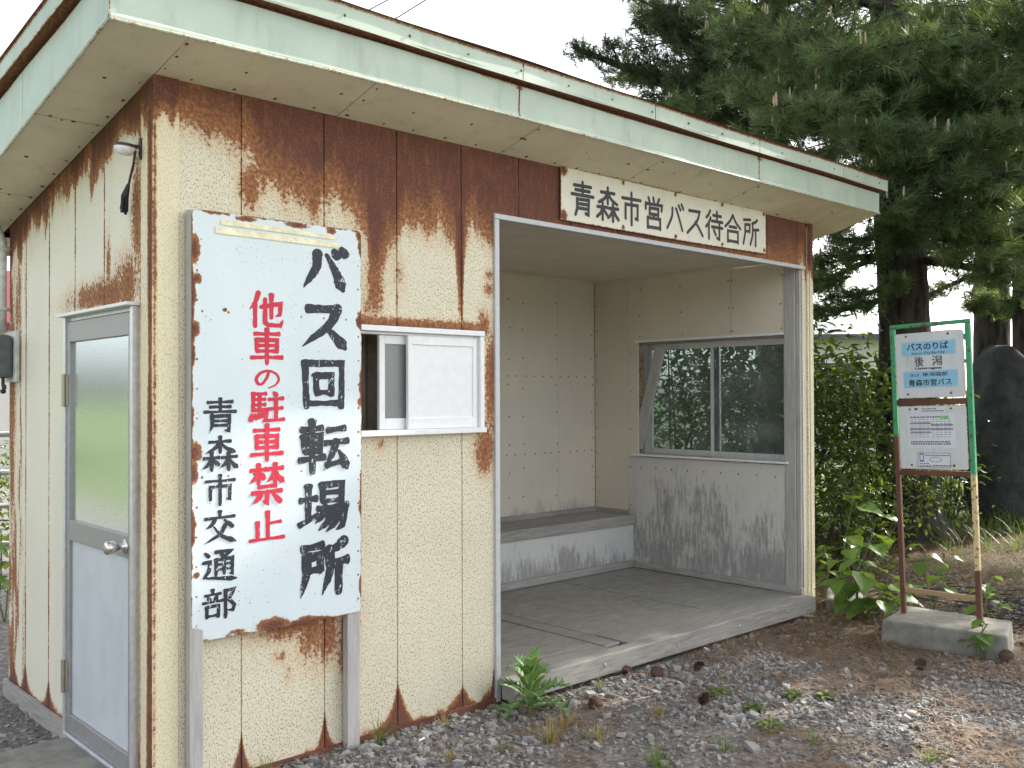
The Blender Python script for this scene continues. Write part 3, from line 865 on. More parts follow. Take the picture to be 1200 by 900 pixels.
# roof -----------------------------------------------------------------------
rf = empty('roof', (2.3, .8, 2.7)); rf.parent = sh; rf.location = Vector((2.3, .8, 2.7))-sh.location
XL, XR, YF, YK = -.269, 5.015, -.299, 2.2
def zbf(x): return np.interp(x, [XL, .6, 1.5, 5.1], [2.700, 2.722, 2.733, 2.735])
def zbs(y): return 2.70-.186*(y-YF)
def zts(y): return 2.872-.126*(y-YF)
JF = [1.555, 3.51]
def att_front(U, V):
    j = np.min(np.stack([np.abs(U-x) for x in JF]), 0)
    top = (V-.170+.030*(fbm(U*5, V*0+1, 4, 3)))/.016-.55
    return np.clip(np.maximum.reduce([top, (.005-j)/.006, np.where(V > .135, (.03-j)/.03-.3, -2), (.003-V)/.006-.3]), -2, 2)
us = axis_pts(XL, XR, .012, [j+d for j in JF for d in (-.003, 0, .003)]); vs = np.linspace(0, .16, 18)
def ff(U, V):
    zb = zbf(U); zt = 2.877+.003*np.sin(U*2.1)
    j = np.min(np.stack([np.abs(U-x) for x in JF]), 0)
    return (U, YF+np.where(j < .001, .008, 0)+.0012*np.sin(U*9+V*20)+np.where(V < .012, -.006, 0), zb+(zt-zb)*V/.16)
sheet('fascia', us, vs, ff, M['fascia'], rf, (), att_front)
vs = np.linspace(0, .16, 18)
JL = [.62, 1.6]
us = axis_pts(YF, YK, .012, [j+d for j in JL for d in (-.003, 0, .003)])
sheet('fascia', us, vs, lambda U, V: (XL+np.where(np.min(np.stack([np.abs(U-x) for x in JL]), 0) < .001, .008, 0)+.0012*np.sin(U*8)+np.where(V < .012, -.006, 0), U, zbs(U)+(zts(U)-zbs(U))*V/.16), M['fascia'], rf, (),
      lambda U, V: np.clip(np.maximum((V-.168+.030*fbm(U*5, V*0, 4, 9))/.016-.55, (.003-V)/.006-.3), -2, 2), flip=True)
us = axis_pts(YF, YK, .03)
sheet('fascia', us, vs, lambda U, V: (XR+0*V+0*U, U, 2.735-.186*(U-YF)+(2.873-.126*(U-YF)-2.735+.186*(U-YF))*V/.16), M['fascia'], rf, (), lambda U, V: np.clip((V-.15)/.02, -2, 2))
sheet('fascia', axis_pts(XL, XR, .1), vs, lambda U, V: (U, YK+0*V, zbs(YK)+(zts(YK)-zbs(YK))*V/.16+0*U), M['fascia'], rf, (), lambda U, V: np.full(U.shape, -2.0), flip=True)
# lip along the bottom of the fascia, rusty
def lip(pts, n):
    MBx = MB(); MBx.tube(pts, .006, 6, att=-.12); MBx.build('fascia_lip', M['fascia'], rf)
lip([(x, YF-.003, zbf(x)-.003) for x in np.linspace(XL, XR, 60)], 0)
lip([(XL-.003, y, zbs(y)-.003) for y in np.linspace(YF, YK, 30)], 0)
# corner cap of the fascia
sheet('fascia', np.array([0., .024, .025, .049]), np.linspace(2.698, 2.874, 8), lambda U, V: (np.where(U < .0245, XL-.004, XL-.004+(U-.025)), np.where(U < .0245, YF-.004+(.024-U), YF-.005), V+0*U-.0*U), M['fascia'], rf, (), lambda U, V: np.clip(.2-np.abs(U-.0245)/.01+.2*np.sin(V*30), -2, 2))
# recess (dark rusty groove) between fascia and flashing
rc = MB()
rc.box((XL+.02, YF+.018, 2.862), (XR-.02, YF+.03, 2.899), 2.0)
rc.build('recess', M['recess'], rf)
sheet('recess', axis_pts(YF+.02, YK-.02, .05), np.linspace(0, 1, 3), lambda U, V: (XL+.02+0*V+0*U, U, zts(U)-.012+V*.045), M['recess'], rf, (), lambda U, V: U*0+1, flip=True)
sheet('recess', axis_pts(YF+.02, YK-.02, .05), np.linspace(0, 1, 3), lambda U, V: (XR-.02+0*V+0*U, U, zts(U)-.012+V*.045), M['recess'], rf, (), lambda U, V: U*0+1)
# upper flashing, proud of the fascia
UF = -.335
JU = [1.545, 2.49, 3.46, 4.45]
us = axis_pts(XL-.035, XR+.055, .014, [j+d for j in JU for d in (-.002, 0, .002)]); vs = np.linspace(0, 1, 10)
def upper(U, V):
    j = np.min(np.stack([np.abs(U-x) for x in JU]), 0)
    w = .003*np.sin(U*3.3)
    z = 2.892+.081*V+w
    return (U, UF+np.where(j < .001, .006, 0)+np.where(V > .92, -.008, 0)+.0015*np.sin(U*7), z)
sheet('flashing', us, vs, upper, M['fascia'], rf, (), lambda U, V: np.clip(np.maximum.reduce([(V-.9)/.12-.1, (.06-V)/.14-.75+.8*(fbm(U*4, V*0, 3, 2)-.5), (.004-np.min(np.stack([np.abs(U-x) for x in JU]), 0))/.004-.3]), -2, 2))
us = axis_pts(UF, YK+.04, .02)
sheet('flashing', us, vs, lambda U, V: (XL-.035+np.where(V > .92, -.008, 0)+0*U, U, zts(U)+.022+V*.083), M['fascia'], rf, (), lambda U, V: np.clip(np.maximum((V-.85)/.15, (.15-V)/.2-.4+(fbm(U*4, V*0, 3, 6)-.5)), -2, 2), flip=True)
sheet('flashing', us, vs, lambda U, V: (XR+.055+0*U+0*V, U, zts(U)+.022+V*.079), M['fascia'], rf, (), lambda U, V: np.clip((V-.9)/.15, -2, 2))
# flashing underside and roof sheet (one lid each so that nothing is open)
def lid(name, z0, z1, x0, x1, mat, y0=None):
    y0 = UF if y0 is None else y0
    sheet(name, axis_pts(x0, x1, .2), axis_pts(y0, YK+.04, .1), lambda U, V: (U, V, z1-.126*(V-YF)+.003*np.sin(U*5.3)), mat, rf, (), lambda U, V: (fbm(U*2, V*2, 3, 4)-.35)*2, flip=False)
lid('roof_sheet', 0, 2.974, XL-.043, XR+.06, M['roofing'], UF-.012)
sheet('flashing_underside', axis_pts(XL-.035, XR+.055, .2), axis_pts(UF, YK, .05), lambda U, V: (U, V, 2.896-.126*(V-YF)+0*U), M['recess'], rf, (), lambda U, V: U*0+.5)
# soffit boards with joints
sfm = []
def soffit(x0, x1, y0, y1, sk=0):
    us = axis_pts(x0+.0015, x1-.0015, .03); vs = axis_pts(y0+.0015, y1-.0015, .03)
    def zf(U, V):
        base = HF-SL*V
        t = np.clip((-V)/.3, 0, 1)
        return base+t*np.where(U > 0, (zbf(U)-2.704)*1.0, 0)
    sheet('soffit_board', us, vs, lambda U, V: (U, V, zf(U, V)), M['soffit'], rf, (), lambda U, V: np.full(U.shape, -1.35)+.35*(fbm(U*3, V*3, 3, 7)), flip=True)
for a, b in ((0, .78), (.78, 1.71), (1.71, 2.635), (2.635, 3.55), (3.55, LX), (LX, XR)): soffit(a, b, YF+.003, .004 if b < XR else 2.18)
for a, b in ((YF+.003, .49), (.49, 1.345), (1.345, 2.18)): soffit(XL+.003, 0, a, b)
soffit(0, LX, 1.95, 2.18)
for a, b, c, d in ((XL+.01, XR-.01, YF+.02, .0), (XL+.01, .06, .0, YK-.02), (LX, XR-.01, .0, YK-.02), (.0, LX, 1.96, YK-.02)):
    sheet('soffit_backing', axis_pts(a, b, .2), axis_pts(c, d, .1), lambda U, V: (U, V, HF-SL*V+.03+0*U), M['dark'], rf)
# soffit nails: rust spots
P = []
for x in (0, .78, 1.71, 2.635, 3.55):
    for k in range(3): P.append((x+rs.uniform(.008, .03), -.06-.095*k))
for k in range(26): P.append((.12+k*.175+rs.uniform(-.02, .02), -.025)); 
for k in range(13): P.append((.3+k*.36+rs.uniform(-.05, .05), -.17+rs.uniform(-.02, .02)))
for y in (.49, 1.345):
    for k in range(3): P.append((-.03-.09*k, y+rs.uniform(-.012, .012)))
for k in range(11): P.append((-.022, .08+k*.16)); 
for k in range(5): P.append((-.14+rs.uniform(-.04, .04), .1+k*.4))
spots('nail', [(x, y, HF-SL*y+(max(0, -y)/.3*(float(zbf(x))-2.704) if x > 0 else 0)-.0005) for x, y in P], (0, -.178, -.98), M['nail'], rf, (.0035, .0085))
spots('screw', [(XL+.25+k*.31, UF-.0035, 2.93) for k in range(17)], (0, -1, 0), M['dark_nail'], rf, (.0045, .0055))

# ------------------------------------------------------------------ lettering by strokes
# every stroke: kind + points on a 100 x 100 square, y downwards
# h across, v down, b bent, l left sweep, r right sweep, d dot, k bent with a flick
G = {
'バ': ['l 36,20 33,48 8,88', 'r 56,20 74,52 90,88', 'd 70,8 80,22', 'd 86,3 96,17'],
'ス': ['b 16,17 78,15', 'l 78,14 60,48 6,92', 'r 52,52 72,70 94,94'],
'回': ['v 10,8 13,94', 'b 10,11 89,10 87,94', 'h 13,86 87,85', 'v 32,33 35,70', 'b 32,34 67,33 65,70', 'h 35,66 66,65'],
'転': ['h 5,20 47,17', 'v 10,31 12,62', 'b 10,33 43,31 41,62', 'h 12,46 42,45', 'h 12,60 42,59', 'h 1,75 51,71', 'v 26,3 27,99', 'h 57,22 93,18', 'h 51,46 99,42', 'l 74,45 67,65 54,86', 'h 54,87 92,79', 'r 80,61 90,76 97,93'],
'場': ['h 3,35 35,32', 'v 19,7 19,75', 'h 1,82 38,66', 'v 47,5 48,41', 'b 47,7 87,6 85,41', 'h 48,23 86,22', 'h 48,39 86,38', 'h 37,53 99,49', 'l 53,53 47,66 33,81', 'k 50,64 93,62 87,90 77,96', 'l 65,64 57,80 39,95', 'l 79,64 71,84 54,99'],
'所': ['h 6,12 47,8', 'b 14,28 43,26 41,53', 'h 14,52 42,50', 'l 14,27 13,60 2,97', 'l 91,5 77,14 59,20', 'l 61,19 61,58 46,97', 'h 61,43 99,39', 'v 80,42 80,99'],
'他': ['l 25,3 17,28 1,50', 'v 16,33 16,99', 'k 33,41 91,29 88,60 77,65', 'v 63,4 63,73', 'k 45,20 45,84 54,91 90,91 97,76'],
'車': ['h 12,17 88,15', 'v 19,31 20,66', 'b 19,33 81,32 80,66', 'h 20,48 80,47', 'h 20,63 80,62', 'h 3,81 97,79', 'v 50,2 50,99'],
'の': ['c 54,20 46,48 29,74 16,70 11,50 25,25 53,14 80,27 90,52 78,77 54,91'],
'駐': ['v 10,6 9,60', 'h 10,9 47,7', 'h 10,26 45,25', 'h 10,42 45,41', 'v 28,8 28,58', 'k 9,59 49,57 46,88 37,96', 'd 6,70 2,92', 'd 15,70 18,86', 'd 25,68 29,82', 'd 35,66 40,79', 'd 69,3 79,14', 'h 55,25 97,22', 'h 57,55 95,52', 'h 51,91 100,88', 'v 76,24 76,90'],
'禁': ['h 3,16 47,13', 'v 26,1 26,49', 'l 25,17 18,33 1,47', 'd 29,20 43,37', 'h 53,14 97,12', 'v 74,1 74,49', 'l 73,16 66,32 51,45', 'r 76,18 84,33 99,46', 'h 25,57 77,54', 'h 7,71 93,68', 'k 50,70 50,95 39,91', 'l 31,76 24,86 9,97', 'd 67,76 90,95'],
'止': ['v 52,4 52,91', 'h 52,42 89,39', 'v 23,35 24,91', 'h 2,93 98,90'],
'青': ['h 13,13 87,11', 'h 19,26 81,25', 'h 3,40 97,39', 'v 50,1 50,40', 'l 26,51 26,78 19,99', 'k 26,53 77,51 75,95 63,92', 'h 26,66 75,65', 'h 26,79 75,78'],
'森': ['h 19,17 81,15', 'v 50,1 50,49', 'l 48,18 36,34 9,49', 'r 52,18 66,34 93,47', 'h 3,63 47,61', 'v 26,47 26,100', 'l 25,64 17,80 1,93', 'd 28,66 46,83', 'h 53,62 98,60', 'v 74,48 74,100', 'l 73,63 66,78 51,91', 'r 76,63 84,78 100,93'],
'市': ['v 50,1 50,19', 'h 5,21 95,19', 'v 21,37 21,83', 'k 21,39 80,37 79,81 69,79', 'v 50,20 50,100'],
'交': ['v 50,2 50,19', 'h 7,23 93,20', 'l 35,29 27,42 11,53', 'd 63,29 88,52', 'l 66,45 50,72 7,97', 'r 32,48 54,76 95,97'],
'通': ['d 8,9 21,23', 'k 5,39 23,37 20,66 5,85', 'r 5,83 40,88 99,95', 'b 38,10 85,9 66,24', 'd 52,15 63,25', 'v 40,31 40,81', 'k 40,33 87,31 86,79 78,77', 'h 40,48 86,47', 'h 40,63 86,62', 'v 63,32 63,78'],
'部': ['v 30,2 30,15', 'h 7,19 53,17', 'd 17,24 22,37', 'd 43,22 37,39', 'h 2,43 59,41', 'v 13,55 14,93', 'b 13,57 47,55 46,93', 'h 14,87 46,86', 'v 67,7 67,100', 'k 66,10 91,8 77,41 93,60 88,77 73,74'],
'営': ['d 22,3 28,17', 'd 47,1 51,16', 'd 77,2 68,18', 'v 8,21 8,39', 'b 8,23 92,21 90,38', 'v 28,33 28,56', 'b 28,35 72,34 72,56', 'h 28,54 72,53', 'd 50,54 46,66', 'v 18,65 18,99', 'b 18,67 82,66 82,99', 'h 18,96 82,95'],
'待': ['l 26,3 16,18 3,28', 'l 28,27 18,44 1,60', 'v 18,47 18,99', 'h 43,17 91,16', 'v 66,2 66,35', 'h 35,37 99,36', 'h 35,57 99,56', 'k 80,42 80,96 66,93', 'd 47,67 58,83'],
'合': ['l 50,3 32,26 3,47', 'r 50,3 68,26 97,47', 'h 29,45 71,45', 'v 19,59 19,99', 'b 19,61 81,60 81,99', 'h 19,95 81,95'],
}
PROF = {'h': [(0, 1.05), (.1, .95), (.5, .72), (.85, .95), (1, 1.15)], 'v': [(0, 1.2), (.12, 1.0), (.5, .85), (.9, .95), (1, .7)], 'b': [(0, 1.0), (.5, .85), (1, .95)],
        'k': [(0, .95), (.7, .95), (.92, .8), (1, .3)], 'l': [(0, 1.15), (.3, 1.0), (.7, .75), (1, .12)], 'r': [(0, .45), (.5, .95), (.85, 1.35), (1, .5)], 'd': [(0, .6), (.6, 1.25), (1, 1.0)], 'c': [(0, .8), (.5, .9), (1, .45)]}

def smooth_poly(p, k=8):
    p = np.array(p, float); q = np.vstack([2*p[0]-p[1], p, 2*p[-1]-p[-2]]); o = []
    for i in range(1, len(q)-2):
        for t in np.linspace(0, 1, k, endpoint=False):
            a, b, c, d = q[i-1], q[i], q[i+1], q[i+2]
            o.append(.5*((2*b)+(-a+c)*t+(2*a-5*b+4*c-d)*t*t+(-a+3*b-3*c+d)*t**3))
    o.append(p[-1]); return np.array(o)

def glyph(ch, w, brush, rnd):
    """list of (verts2d, faces) in the unit square, y up"""
    out = []
    for st in G[ch]:
        kd, *pt = st.split(); P0 = np.array([[float(c) for c in q.split(',')] for q in pt])
        if kd in 'lrdc' and len(P0) > 2: P1 = smooth_poly(P0)
        else:
            P1 = [P0[0]]
            for a, b in zip(P0[:-1], P0[1:]):
                n = max(2, int(np.hypot(*(b-a))/7))
                P1 += [a+(b-a)*t for t in np.linspace(0, 1, n+1)[1:]]
            P1 = np.array(P1)
        L = np.concatenate([[0], np.cumsum(np.hypot(*np.diff(P1, axis=0).T))]); L /= L[-1]
        if brush:
            wd = w*np.interp(L, *zip(*PROF[kd]))*(1.0 if kd not in 'h' else .86)
            wd = wd*np.array([1+rnd.uniform(-.09, .09) for _ in wd])
            P1 = P1+np.array([[rnd.uniform(-.5, .5), rnd.uniform(-.5, .5)] for _ in P1])
        else: wd = np.full(len(L), w)
        d = np.gradient(P1, axis=0)
        seg = np.diff(P1, axis=0); seg /= np.linalg.norm(seg, axis=1)[:, None]+1e-9
        nl, nr = [], []
        for i, p in enumerate(P1):
            a = seg[max(i-1, 0)]; b = seg[min(i, len(seg)-1)]
            t = a+b; t = t/(np.linalg.norm(t)+1e-9); n = np.array([-t[1], t[0]])
            mit = 1/max(.55, abs(np.dot(n, np.array([-a[1], a[0]]))))
            nl.append(p+n*wd[i]*mit); nr.append(p-n*wd[i]*mit)
        V = []; F = []
        for a, b in zip(nl, nr): V += [a, b]
        for i in range(len(P1)-1): F.append((2*i, 2*i+1, 2*i+3, 2*i+2))
        for end, (i, s) in enumerate(((0, -1), (len(P1)-1, 1))):      # caps
            t = seg[0]*-1 if end == 0 else seg[-1]
            n = np.array([-t[1], t[0]]); b0 = len(V)
            rr = wd[i]; ex = (.55 if brush and kd in 'hvbd' else 1.0)
            c = P1[i]; ring = []
            for k in range(7):
                th = math.pi*k/6
                V.append(c+n*rr*math.cos(th)+t*rr*ex*math.sin(th)); ring.append(b0+k)
            F.append(tuple(ring))
        V = np.array(V)/100.0
        V[:, 1] = 1-V[:, 1]
        out.append((V, F))
    return out

def write(mb, ch, box, place, w, brush, rnd, z0):
    """draw one character into box (x0,y0,x1,y1); place(x,y,h)->xyz"""
    x0, y0, x1, y1 = box
    for k, (V, F) in enumerate(glyph(ch, w, brush, rnd)):
        h = z0+.00012*k
        fv = [place(x0+(x1-x0)*p[0], y0+(y1-y0)*p[1], h) for p in V]
        # face the right way
        f2 = []
        for f_ in F:
            a = 0
            for i in range(len(f_)):
                p, q = V[f_[i]], V[f_[(i+1) % len(f_)]]; a += p[0]*q[1]-q[0]*p[1]
            f2.append(f_ if a > 0 else f_[::-1])
        mb.add(fv, f2)

# large notice board ---------------------------------------------------------
nb = empty('notice_board', (.49, -.05, 0), 'tall white enamel board on two posts with black and red brush lettering', 'sign')
def rust_board(U, V):
    e = np.minimum.reduce([U-.121, .866-U, V-.562, 2.168-V])
    n = fbm(U*9, V*9, 4, 41)
    n2 = fbm(U*26, V*26, 3, 12)
    r = (.0015+.045*np.maximum(0, n-.58)*2.2+.012*np.maximum(0, n2-.5)-e)/.012
    sp = blobs(U, V, [(.13, 2.02, .022, .05, 1.1), (.14, 1.91, .02, .02, 1.0), (.128, 1.72, .022, .03, 1.1), (.132, 1.265, .028, .034, 1.1), (.128, 1.19, .02, .06, .9), (.30, .575, .05, .012, .7), (.45, .578, .07, .026, 1.1), (.60, .576, .05, .016, .9), (.135, .585, .022, .024, 1.0), (.14, .81, .014, .012, 1),
                      (.25, 1.80, .012, .010, .9), (.34, 2.155, .05, .012, .9), (.56, 2.158, .06, .014, .9), (.72, 2.155, .03, .02, .8), (.86, 2.15, .02, .03, 1)]+
               [(.13+rs.random()*.73, .6+rs.random()*1.5, .0035, .0035, .9) for _ in range(60)]+[(.16+.105*k, z, .0055, .0055, .9) for k in range(7) for z in (1.79, 1.17)]+[(.14, .62+k*.11, .005, .005, .9) for k in range(14)]+[(.85, .62+k*.10, .0055, .0055, .9) for k in range(15)])
    sp2 = np.where(sp > -.8, sp, -2)
    return np.clip(np.maximum(r, sp2*1.3), -2, 2)
us = axis_pts(.121, .866, .004); vs = axis_pts(.562, 2.168, .005)
def bend_board(U, V): return -.0505+.0025*np.sin(U*9)*np.sin(V*3)+.004*np.clip((.70-V)/.14, 0, 1)*np.clip((.3-U)/.18, 0, 1)
def corner_cut(U, V):
    # rounded corners
    r = .022
    du = np.clip(np.maximum(.121+r-U, U-(.866-r)), 0, r); dv = np.clip(np.maximum(.562+r-V, V-(2.168-r)), 0, r)
    l = np.hypot(du, dv); k = np.where(l > r, r/np.maximum(l, 1e-6), 1)
    return U+np.where(U < .5, 1, -1)*du*(1-k), V+np.where(V < 1.3, 1, -1)*dv*(1-k)
def fb(U, V):
    a, b = corner_cut(U, V); return a, bend_board(U, V), b
pn = sheet('panel', us, vs, fb, M['enamel'], nb, (), rust_board)
md = pn.modifiers.new('thick', 'SOLIDIFY'); md.thickness = .002; md.offset = -1
MB().box((.116, -.046, -.03), (.168, -.009, 2.165)).build('post', M['wood_z'], nb, False, .002)
MB().box((.800, -.046, -.05), (.860, -.009, 2.160)).build('post', M['wood_z'], nb, False, .002)
m = MB()
m.add([(.212, -.0538, 2.112), (.757, -.0538, 2.106), (.757, -.0538, 2.084), (.212, -.0538, 2.086)], [(0, 3, 2, 1)])
m.add([(.235, -.0538, 2.142), (.735, -.0538, 2.134), (.735, -.0538, 2.117), (.235, -.0538, 2.121)], [(0, 3, 2, 1)])
m.build('tape', M['tape'], nb)
rb = random.Random(77)
pl = lambda x, y, h: (x, float(bend_board(np.float64(x), np.float64(y)))-.0006-h, y)
m = MB()
for ch, bx in zip('バス回転場所', [(.572, 1.887, .798, 2.090), (.571, 1.657, .798, 1.86), (.575, 1.411, .793, 1.628), (.568, 1.158, .800, 1.379), (.566, .915, .800, 1.123), (.568, .656, .800, .882)]):
    write(m, ch, bx, pl, 9.4 if ch not in '転場回' else 7.4, True, rb, .0003)
m.build('black_lettering', M['ink_black'], nb)
m = MB()
for ch, bx in zip('青森市交通部', [(.163, 1.334, .300, 1.466), (.161, 1.191, .302, 1.322), (.165, 1.061, .298, 1.177), (.162, .918, .300, 1.042), (.160, .774, .300, .899), (.162, .635, .300, .750)]):
    write(m, ch, bx, pl, 5.9, True, rb, .0003)
m.build('black_lettering', M['ink_black'], nb)
m = MB()
for ch, bx in zip('他車の駐車禁止', [(.352, 1.738, .502, 1.877), (.354, 1.595, .500, 1.738), (.368, 1.496, .492, 1.583), (.354, 1.365, .502, 1.491), (.354, 1.217, .500, 1.363), (.352, 1.050, .501, 1.208), (.350, .905, .503, 1.026)]):
    write(m, ch, bx, pl, 6.9, True, rb, .0003)
m.build('red_lettering', M['ink_red'], nb)

# name board above the opening ---------------------------------------------
ns = empty('name_board', (3.06, -.01, 2.5), 'long cream sign with rounded black characters screwed above the bay opening', 'sign')
us = axis_pts(2.115, 4.02, .008); vs = axis_pts(2.377, 2.655, .008)
NP = [(2.135, 2.40), (2.135, 2.635), (2.60, 2.395), (2.6, 2.64), (3.07, 2.395), (3.07, 2.64), (3.54, 2.395), (3.54, 2.64), (4.0, 2.40), (4.0, 2.635)]
pn = sheet('plate', us, vs, lambda U, V: (U, -.018+.003*np.sin(U*4), V-.006*np.sin((U-2.1)*1.65)+0*U+.008*(U-2.1)/1.9), M['name_plate'], ns, (),
           lambda U, V: np.clip(np.maximum.reduce([1.2*(1-np.hypot(U-a, V-b)/(.030 if a < 2.2 else .014)) for a, b in NP]+[(.006-np.minimum.reduce([U-2.115, 4.02-U, V-2.377, 2.655-V]))/.01-.3]), -2, 2))
md = pn.modifiers.new('thick', 'SOLIDIFY'); md.thickness = .003; md.offset = -1
spots('nail', [(a, -.0195+.003*math.sin(a*4), b) for a, b in NP], (0, -1, 0), M['nail'], ns, (.005, .006))
m = MB()
for k, ch in enumerate('青森市営バス待合所'):
    x0 = 2.19+k*.1965
    dz = float(-.006*math.sin((x0+.09-2.1)*1.65)+.008*(x0-2.1)/1.9)
    write(m, ch, (x0, 2.416+dz, x0+.174, 2.594+dz), lambda x, y, h: (x, -.018+.003*math.sin(x*4)-.0008-h, y), 5.3, False, rb, .0003)
m.build('lettering', M['ink_sign'], ns)

# ------------------------------------------------------------------ spotlight on the side wall
sp = empty('wall_spotlight', (-.01, .11, 2.39), 'small white spotlight with black bracket and dangling cable on the side wall', 'lamp')
m = MB(); m.box((-.014, .092, 2.355), (-.0075, .108, 2.435)); m.tube([(-.012, .10, 2.402), (-.03, .108, 2.402)], .007, 8)
m.build('bracket', M['black_plastic'], sp)
m = MB(); m.lathe((-.058, .125, 2.398), [(.040, 0), (.039, -.008), (.033, -.020), (.020, -.029), (.004, -.032)], 20, (.05, -.1, 1)); m.build('lamp_head', M['white_enamel'], sp, True)
m = MB(); m.lathe((-.058, .125, 2.3985), [(.042, 0), (.042, .007), (.036, .011), (.004, .012)], 20, (.05, -.1, 1)); m.build('lamp_cover', M['black_plastic'], sp)
m = MB(); m.tube([(-.03, .10, 2.385), (-.03, .115, 2.34), (-.03, .15, 2.29), (-.03, .17, 2.255)], .0045, 6)
for k in range(7):
    a = k*.9; m.tube([(-.03, .165, 2.27), (-.035+.008*math.cos(a), .185+.012*math.sin(a), 2.23), (-.03+.012*math.cos(a), .212+.012*math.sin(a*1.7), 2.175+.01*math.sin(a*2))], .006, 5)
m.build('cable', M['cable'], sp)

# electric meter and conduit at the back corner of the side wall
mt = empty('meter_box', (-.05, 1.7, 1.66), 'dark grey electric box on pale backing board at the side wall end', 'meter box')
MB().box((-.022, 1.60, 1.545), (-.002, 1.775, 1.795)).build('backing_board', M['pale_plastic'], mt, False, .003)
m = MB(); m.box((-.13, 1.625, 1.565), (-.0225, 1.765, 1.775)); m.build('case', M['grey_plastic'], mt, False, .02)
m = MB(); m.tube([(-.06, 1.66, 1.57), (-.06, 1.66, 1.53), (-.06, 1.645, 1.505), (-.06, 1.63, 1.515), (-.06, 1.635, 1.53)], .008, 7); m.lathe((-.06, 1.66, 1.50), [(.004, -.012), (.013, -.006), (.013, .006), (.004, .012)], 10); m.build('cable_end', M['cable'], mt)
cd = MB(); cd.tube([(-.30, 1.74, 2.37), (-.15, 1.755, 2.365), (-.06, 1.76, 2.32), (-.035, 1.76, 2.24), (-.035, 1.76, 2.1), (-.035, 1.76, 1.796)], .017, 10)
for z in (1.9, 2.2): cd.box((-.054, 1.742, z), (-.002, 1.778, z+.018))
tag(cd.build('conduit_pipe', M['pale_plastic'], None, True), 'grey conduit pipe curving down the wall corner into the electric box', 'pipe')

# ------------------------------------------------------------------ bus stop sign
bs = empty('bus_stop_sign', (4.355, -.985, .0), 'green and rust framed bus stop sign with two white plates on a concrete block', 'sign')
AL = R(1.9)
def sp_(s, t, h=0.0):
    """sign plane: s to the right, t up from the block, h towards the viewer"""
    return (4.355-h, -.985-s*math.cos(AL)+(t)*math.sin(AL), .125+t*math.cos(AL)+s*math.sin(AL))
def sbar(mb, s0, t0, s1, t1, w, d=.028, h=0.0):
    if abs(s1-s0) < abs(t1-t0): q = [(s0-w/2, t0), (s0+w/2, t0), (s1+w/2, t1), (s1-w/2, t1)]
    else: q = [(s0, t0-w/2), (s1, t1-w/2), (s1, t1+w/2), (s0, t0+w/2)]
    V = [sp_(a, b, h+d/2) for a, b in q]+[sp_(a, b, h-d/2) for a, b in q]
    mb.add(V, [(0, 1, 2, 3), (7, 6, 5, 4), (0, 4, 5, 1), (1, 5, 6, 2), (2, 6, 7, 3), (3, 7, 4, 0)], -.9)
m = MB(); sbar(m, -.225, -.03, -.225, 1.755, .028); m.build('leg', M['pole_l'], bs, False, .003)
m = MB(); sbar(m, .225, -.03, .228, 1.755, .030); m.build('leg', M['pole_r'], bs, False, .003)
m = MB(); sbar(m, -.2395, 1.768, .2435, 1.768, .025); m.build('top_bar', M['bar_top'], bs, False, .003)
m = MB(); sbar(m, -.2105, 1.300, .2125, 1.300, .036, .024); m.build('middle_bar', M['bar_rust'], bs, False, .003)
m = MB(); sbar(m, -.2105, .872, .2125, .872, .030, .024); m.build('bottom_bar', M['bar_rust'], bs, False, .003)
m = MB(); sbar(m, -.2105, .155, .2095, .148, .030, .022); m.build('crossbar', M['bar_low'], bs, False, .003)
bb = MB()
z0 = -.05
q0 = [(4.105, -1.40), (4.105, -.70), (4.60, -.71), (4.61, -1.36)]; q0 = [(4.20, -1.425), (4.085, -.735), (4.58, -.665), (4.62, -1.30)]
V = [(x, y, z0) for x, y in q0]+[(x+(4.36-x)*.03, y+(-1.05-y)*.03, .128) for x, y in q0]
bb.add(V, [(0, 1, 2, 3), (7, 6, 5, 4), (0, 4, 5, 1), (1, 5, 6, 2), (2, 6, 7, 3), (3, 7, 4, 0)])
bo = bb.build('concrete_base', M['concrete'], bs, False, .012)

def rplate(name, s0, t0, s1, t1, mat, edge_rust):
    us = axis_pts(s0, s1, .008); vs = axis_pts(t0, t1, .008)
    r = .018
    def fn(U, V):
        du = np.clip(np.maximum(s0+r-U, U-(s1-r)), 0, r); dv = np.clip(np.maximum(t0+r-V, V-(t1-r)), 0, r)
        l = np.hypot(du, dv); k = np.where(l > r, r/np.maximum(l, 1e-6), 1)
        A = U+np.where(U < (s0+s1)/2, 1, -1)*du*(1-k); B = V+np.where(V < (t0+t1)/2, 1, -1)*dv*(1-k)
        return (4.355-.018+0*A, -.985-A*math.cos(AL)+B*math.sin(AL), .125+B*math.cos(AL)+A*math.sin(AL))
    nl = [(s0+.07, t1-.02), (s1-.09, t1-.02), (s0+.07, t0+.025), (s1-.085, t0+.025)]
    def att(U, V):
        e = np.minimum.reduce([U-s0, s1-U, V-t0, t1-V])
        return np.clip(np.maximum.reduce([(.005-e)/.008-.4]+[.9-np.hypot(U-a, (V-b))/.008 for a, b in nl]), -2, 2)
    p = sheet(name, us, vs, fn, mat, bs, (), att)
    md = p.modifiers.new('thick', 'SOLIDIFY'); md.thickness = .003; md.offset = -1
    spots('bolt', [sp_(a, b, .0185) for a, b in nl], (-1, 0, 0), M['nail'], p, (.005, .006))
    return p
p1 = rplate('name_plate', -.205, 1.325, .208, 1.722, M['sign_white'], 1)
p2 = rplate('timetable_plate', -.200, .895, .208, 1.278, M['sign_white'], 1)
def srect(mb, s0, t0, s1, t1, h):
    mb.add([sp_(s0, t0, h), sp_(s1, t0, h), sp_(s1, t1, h), sp_(s0, t1, h)], [(0, 1, 2, 3)])
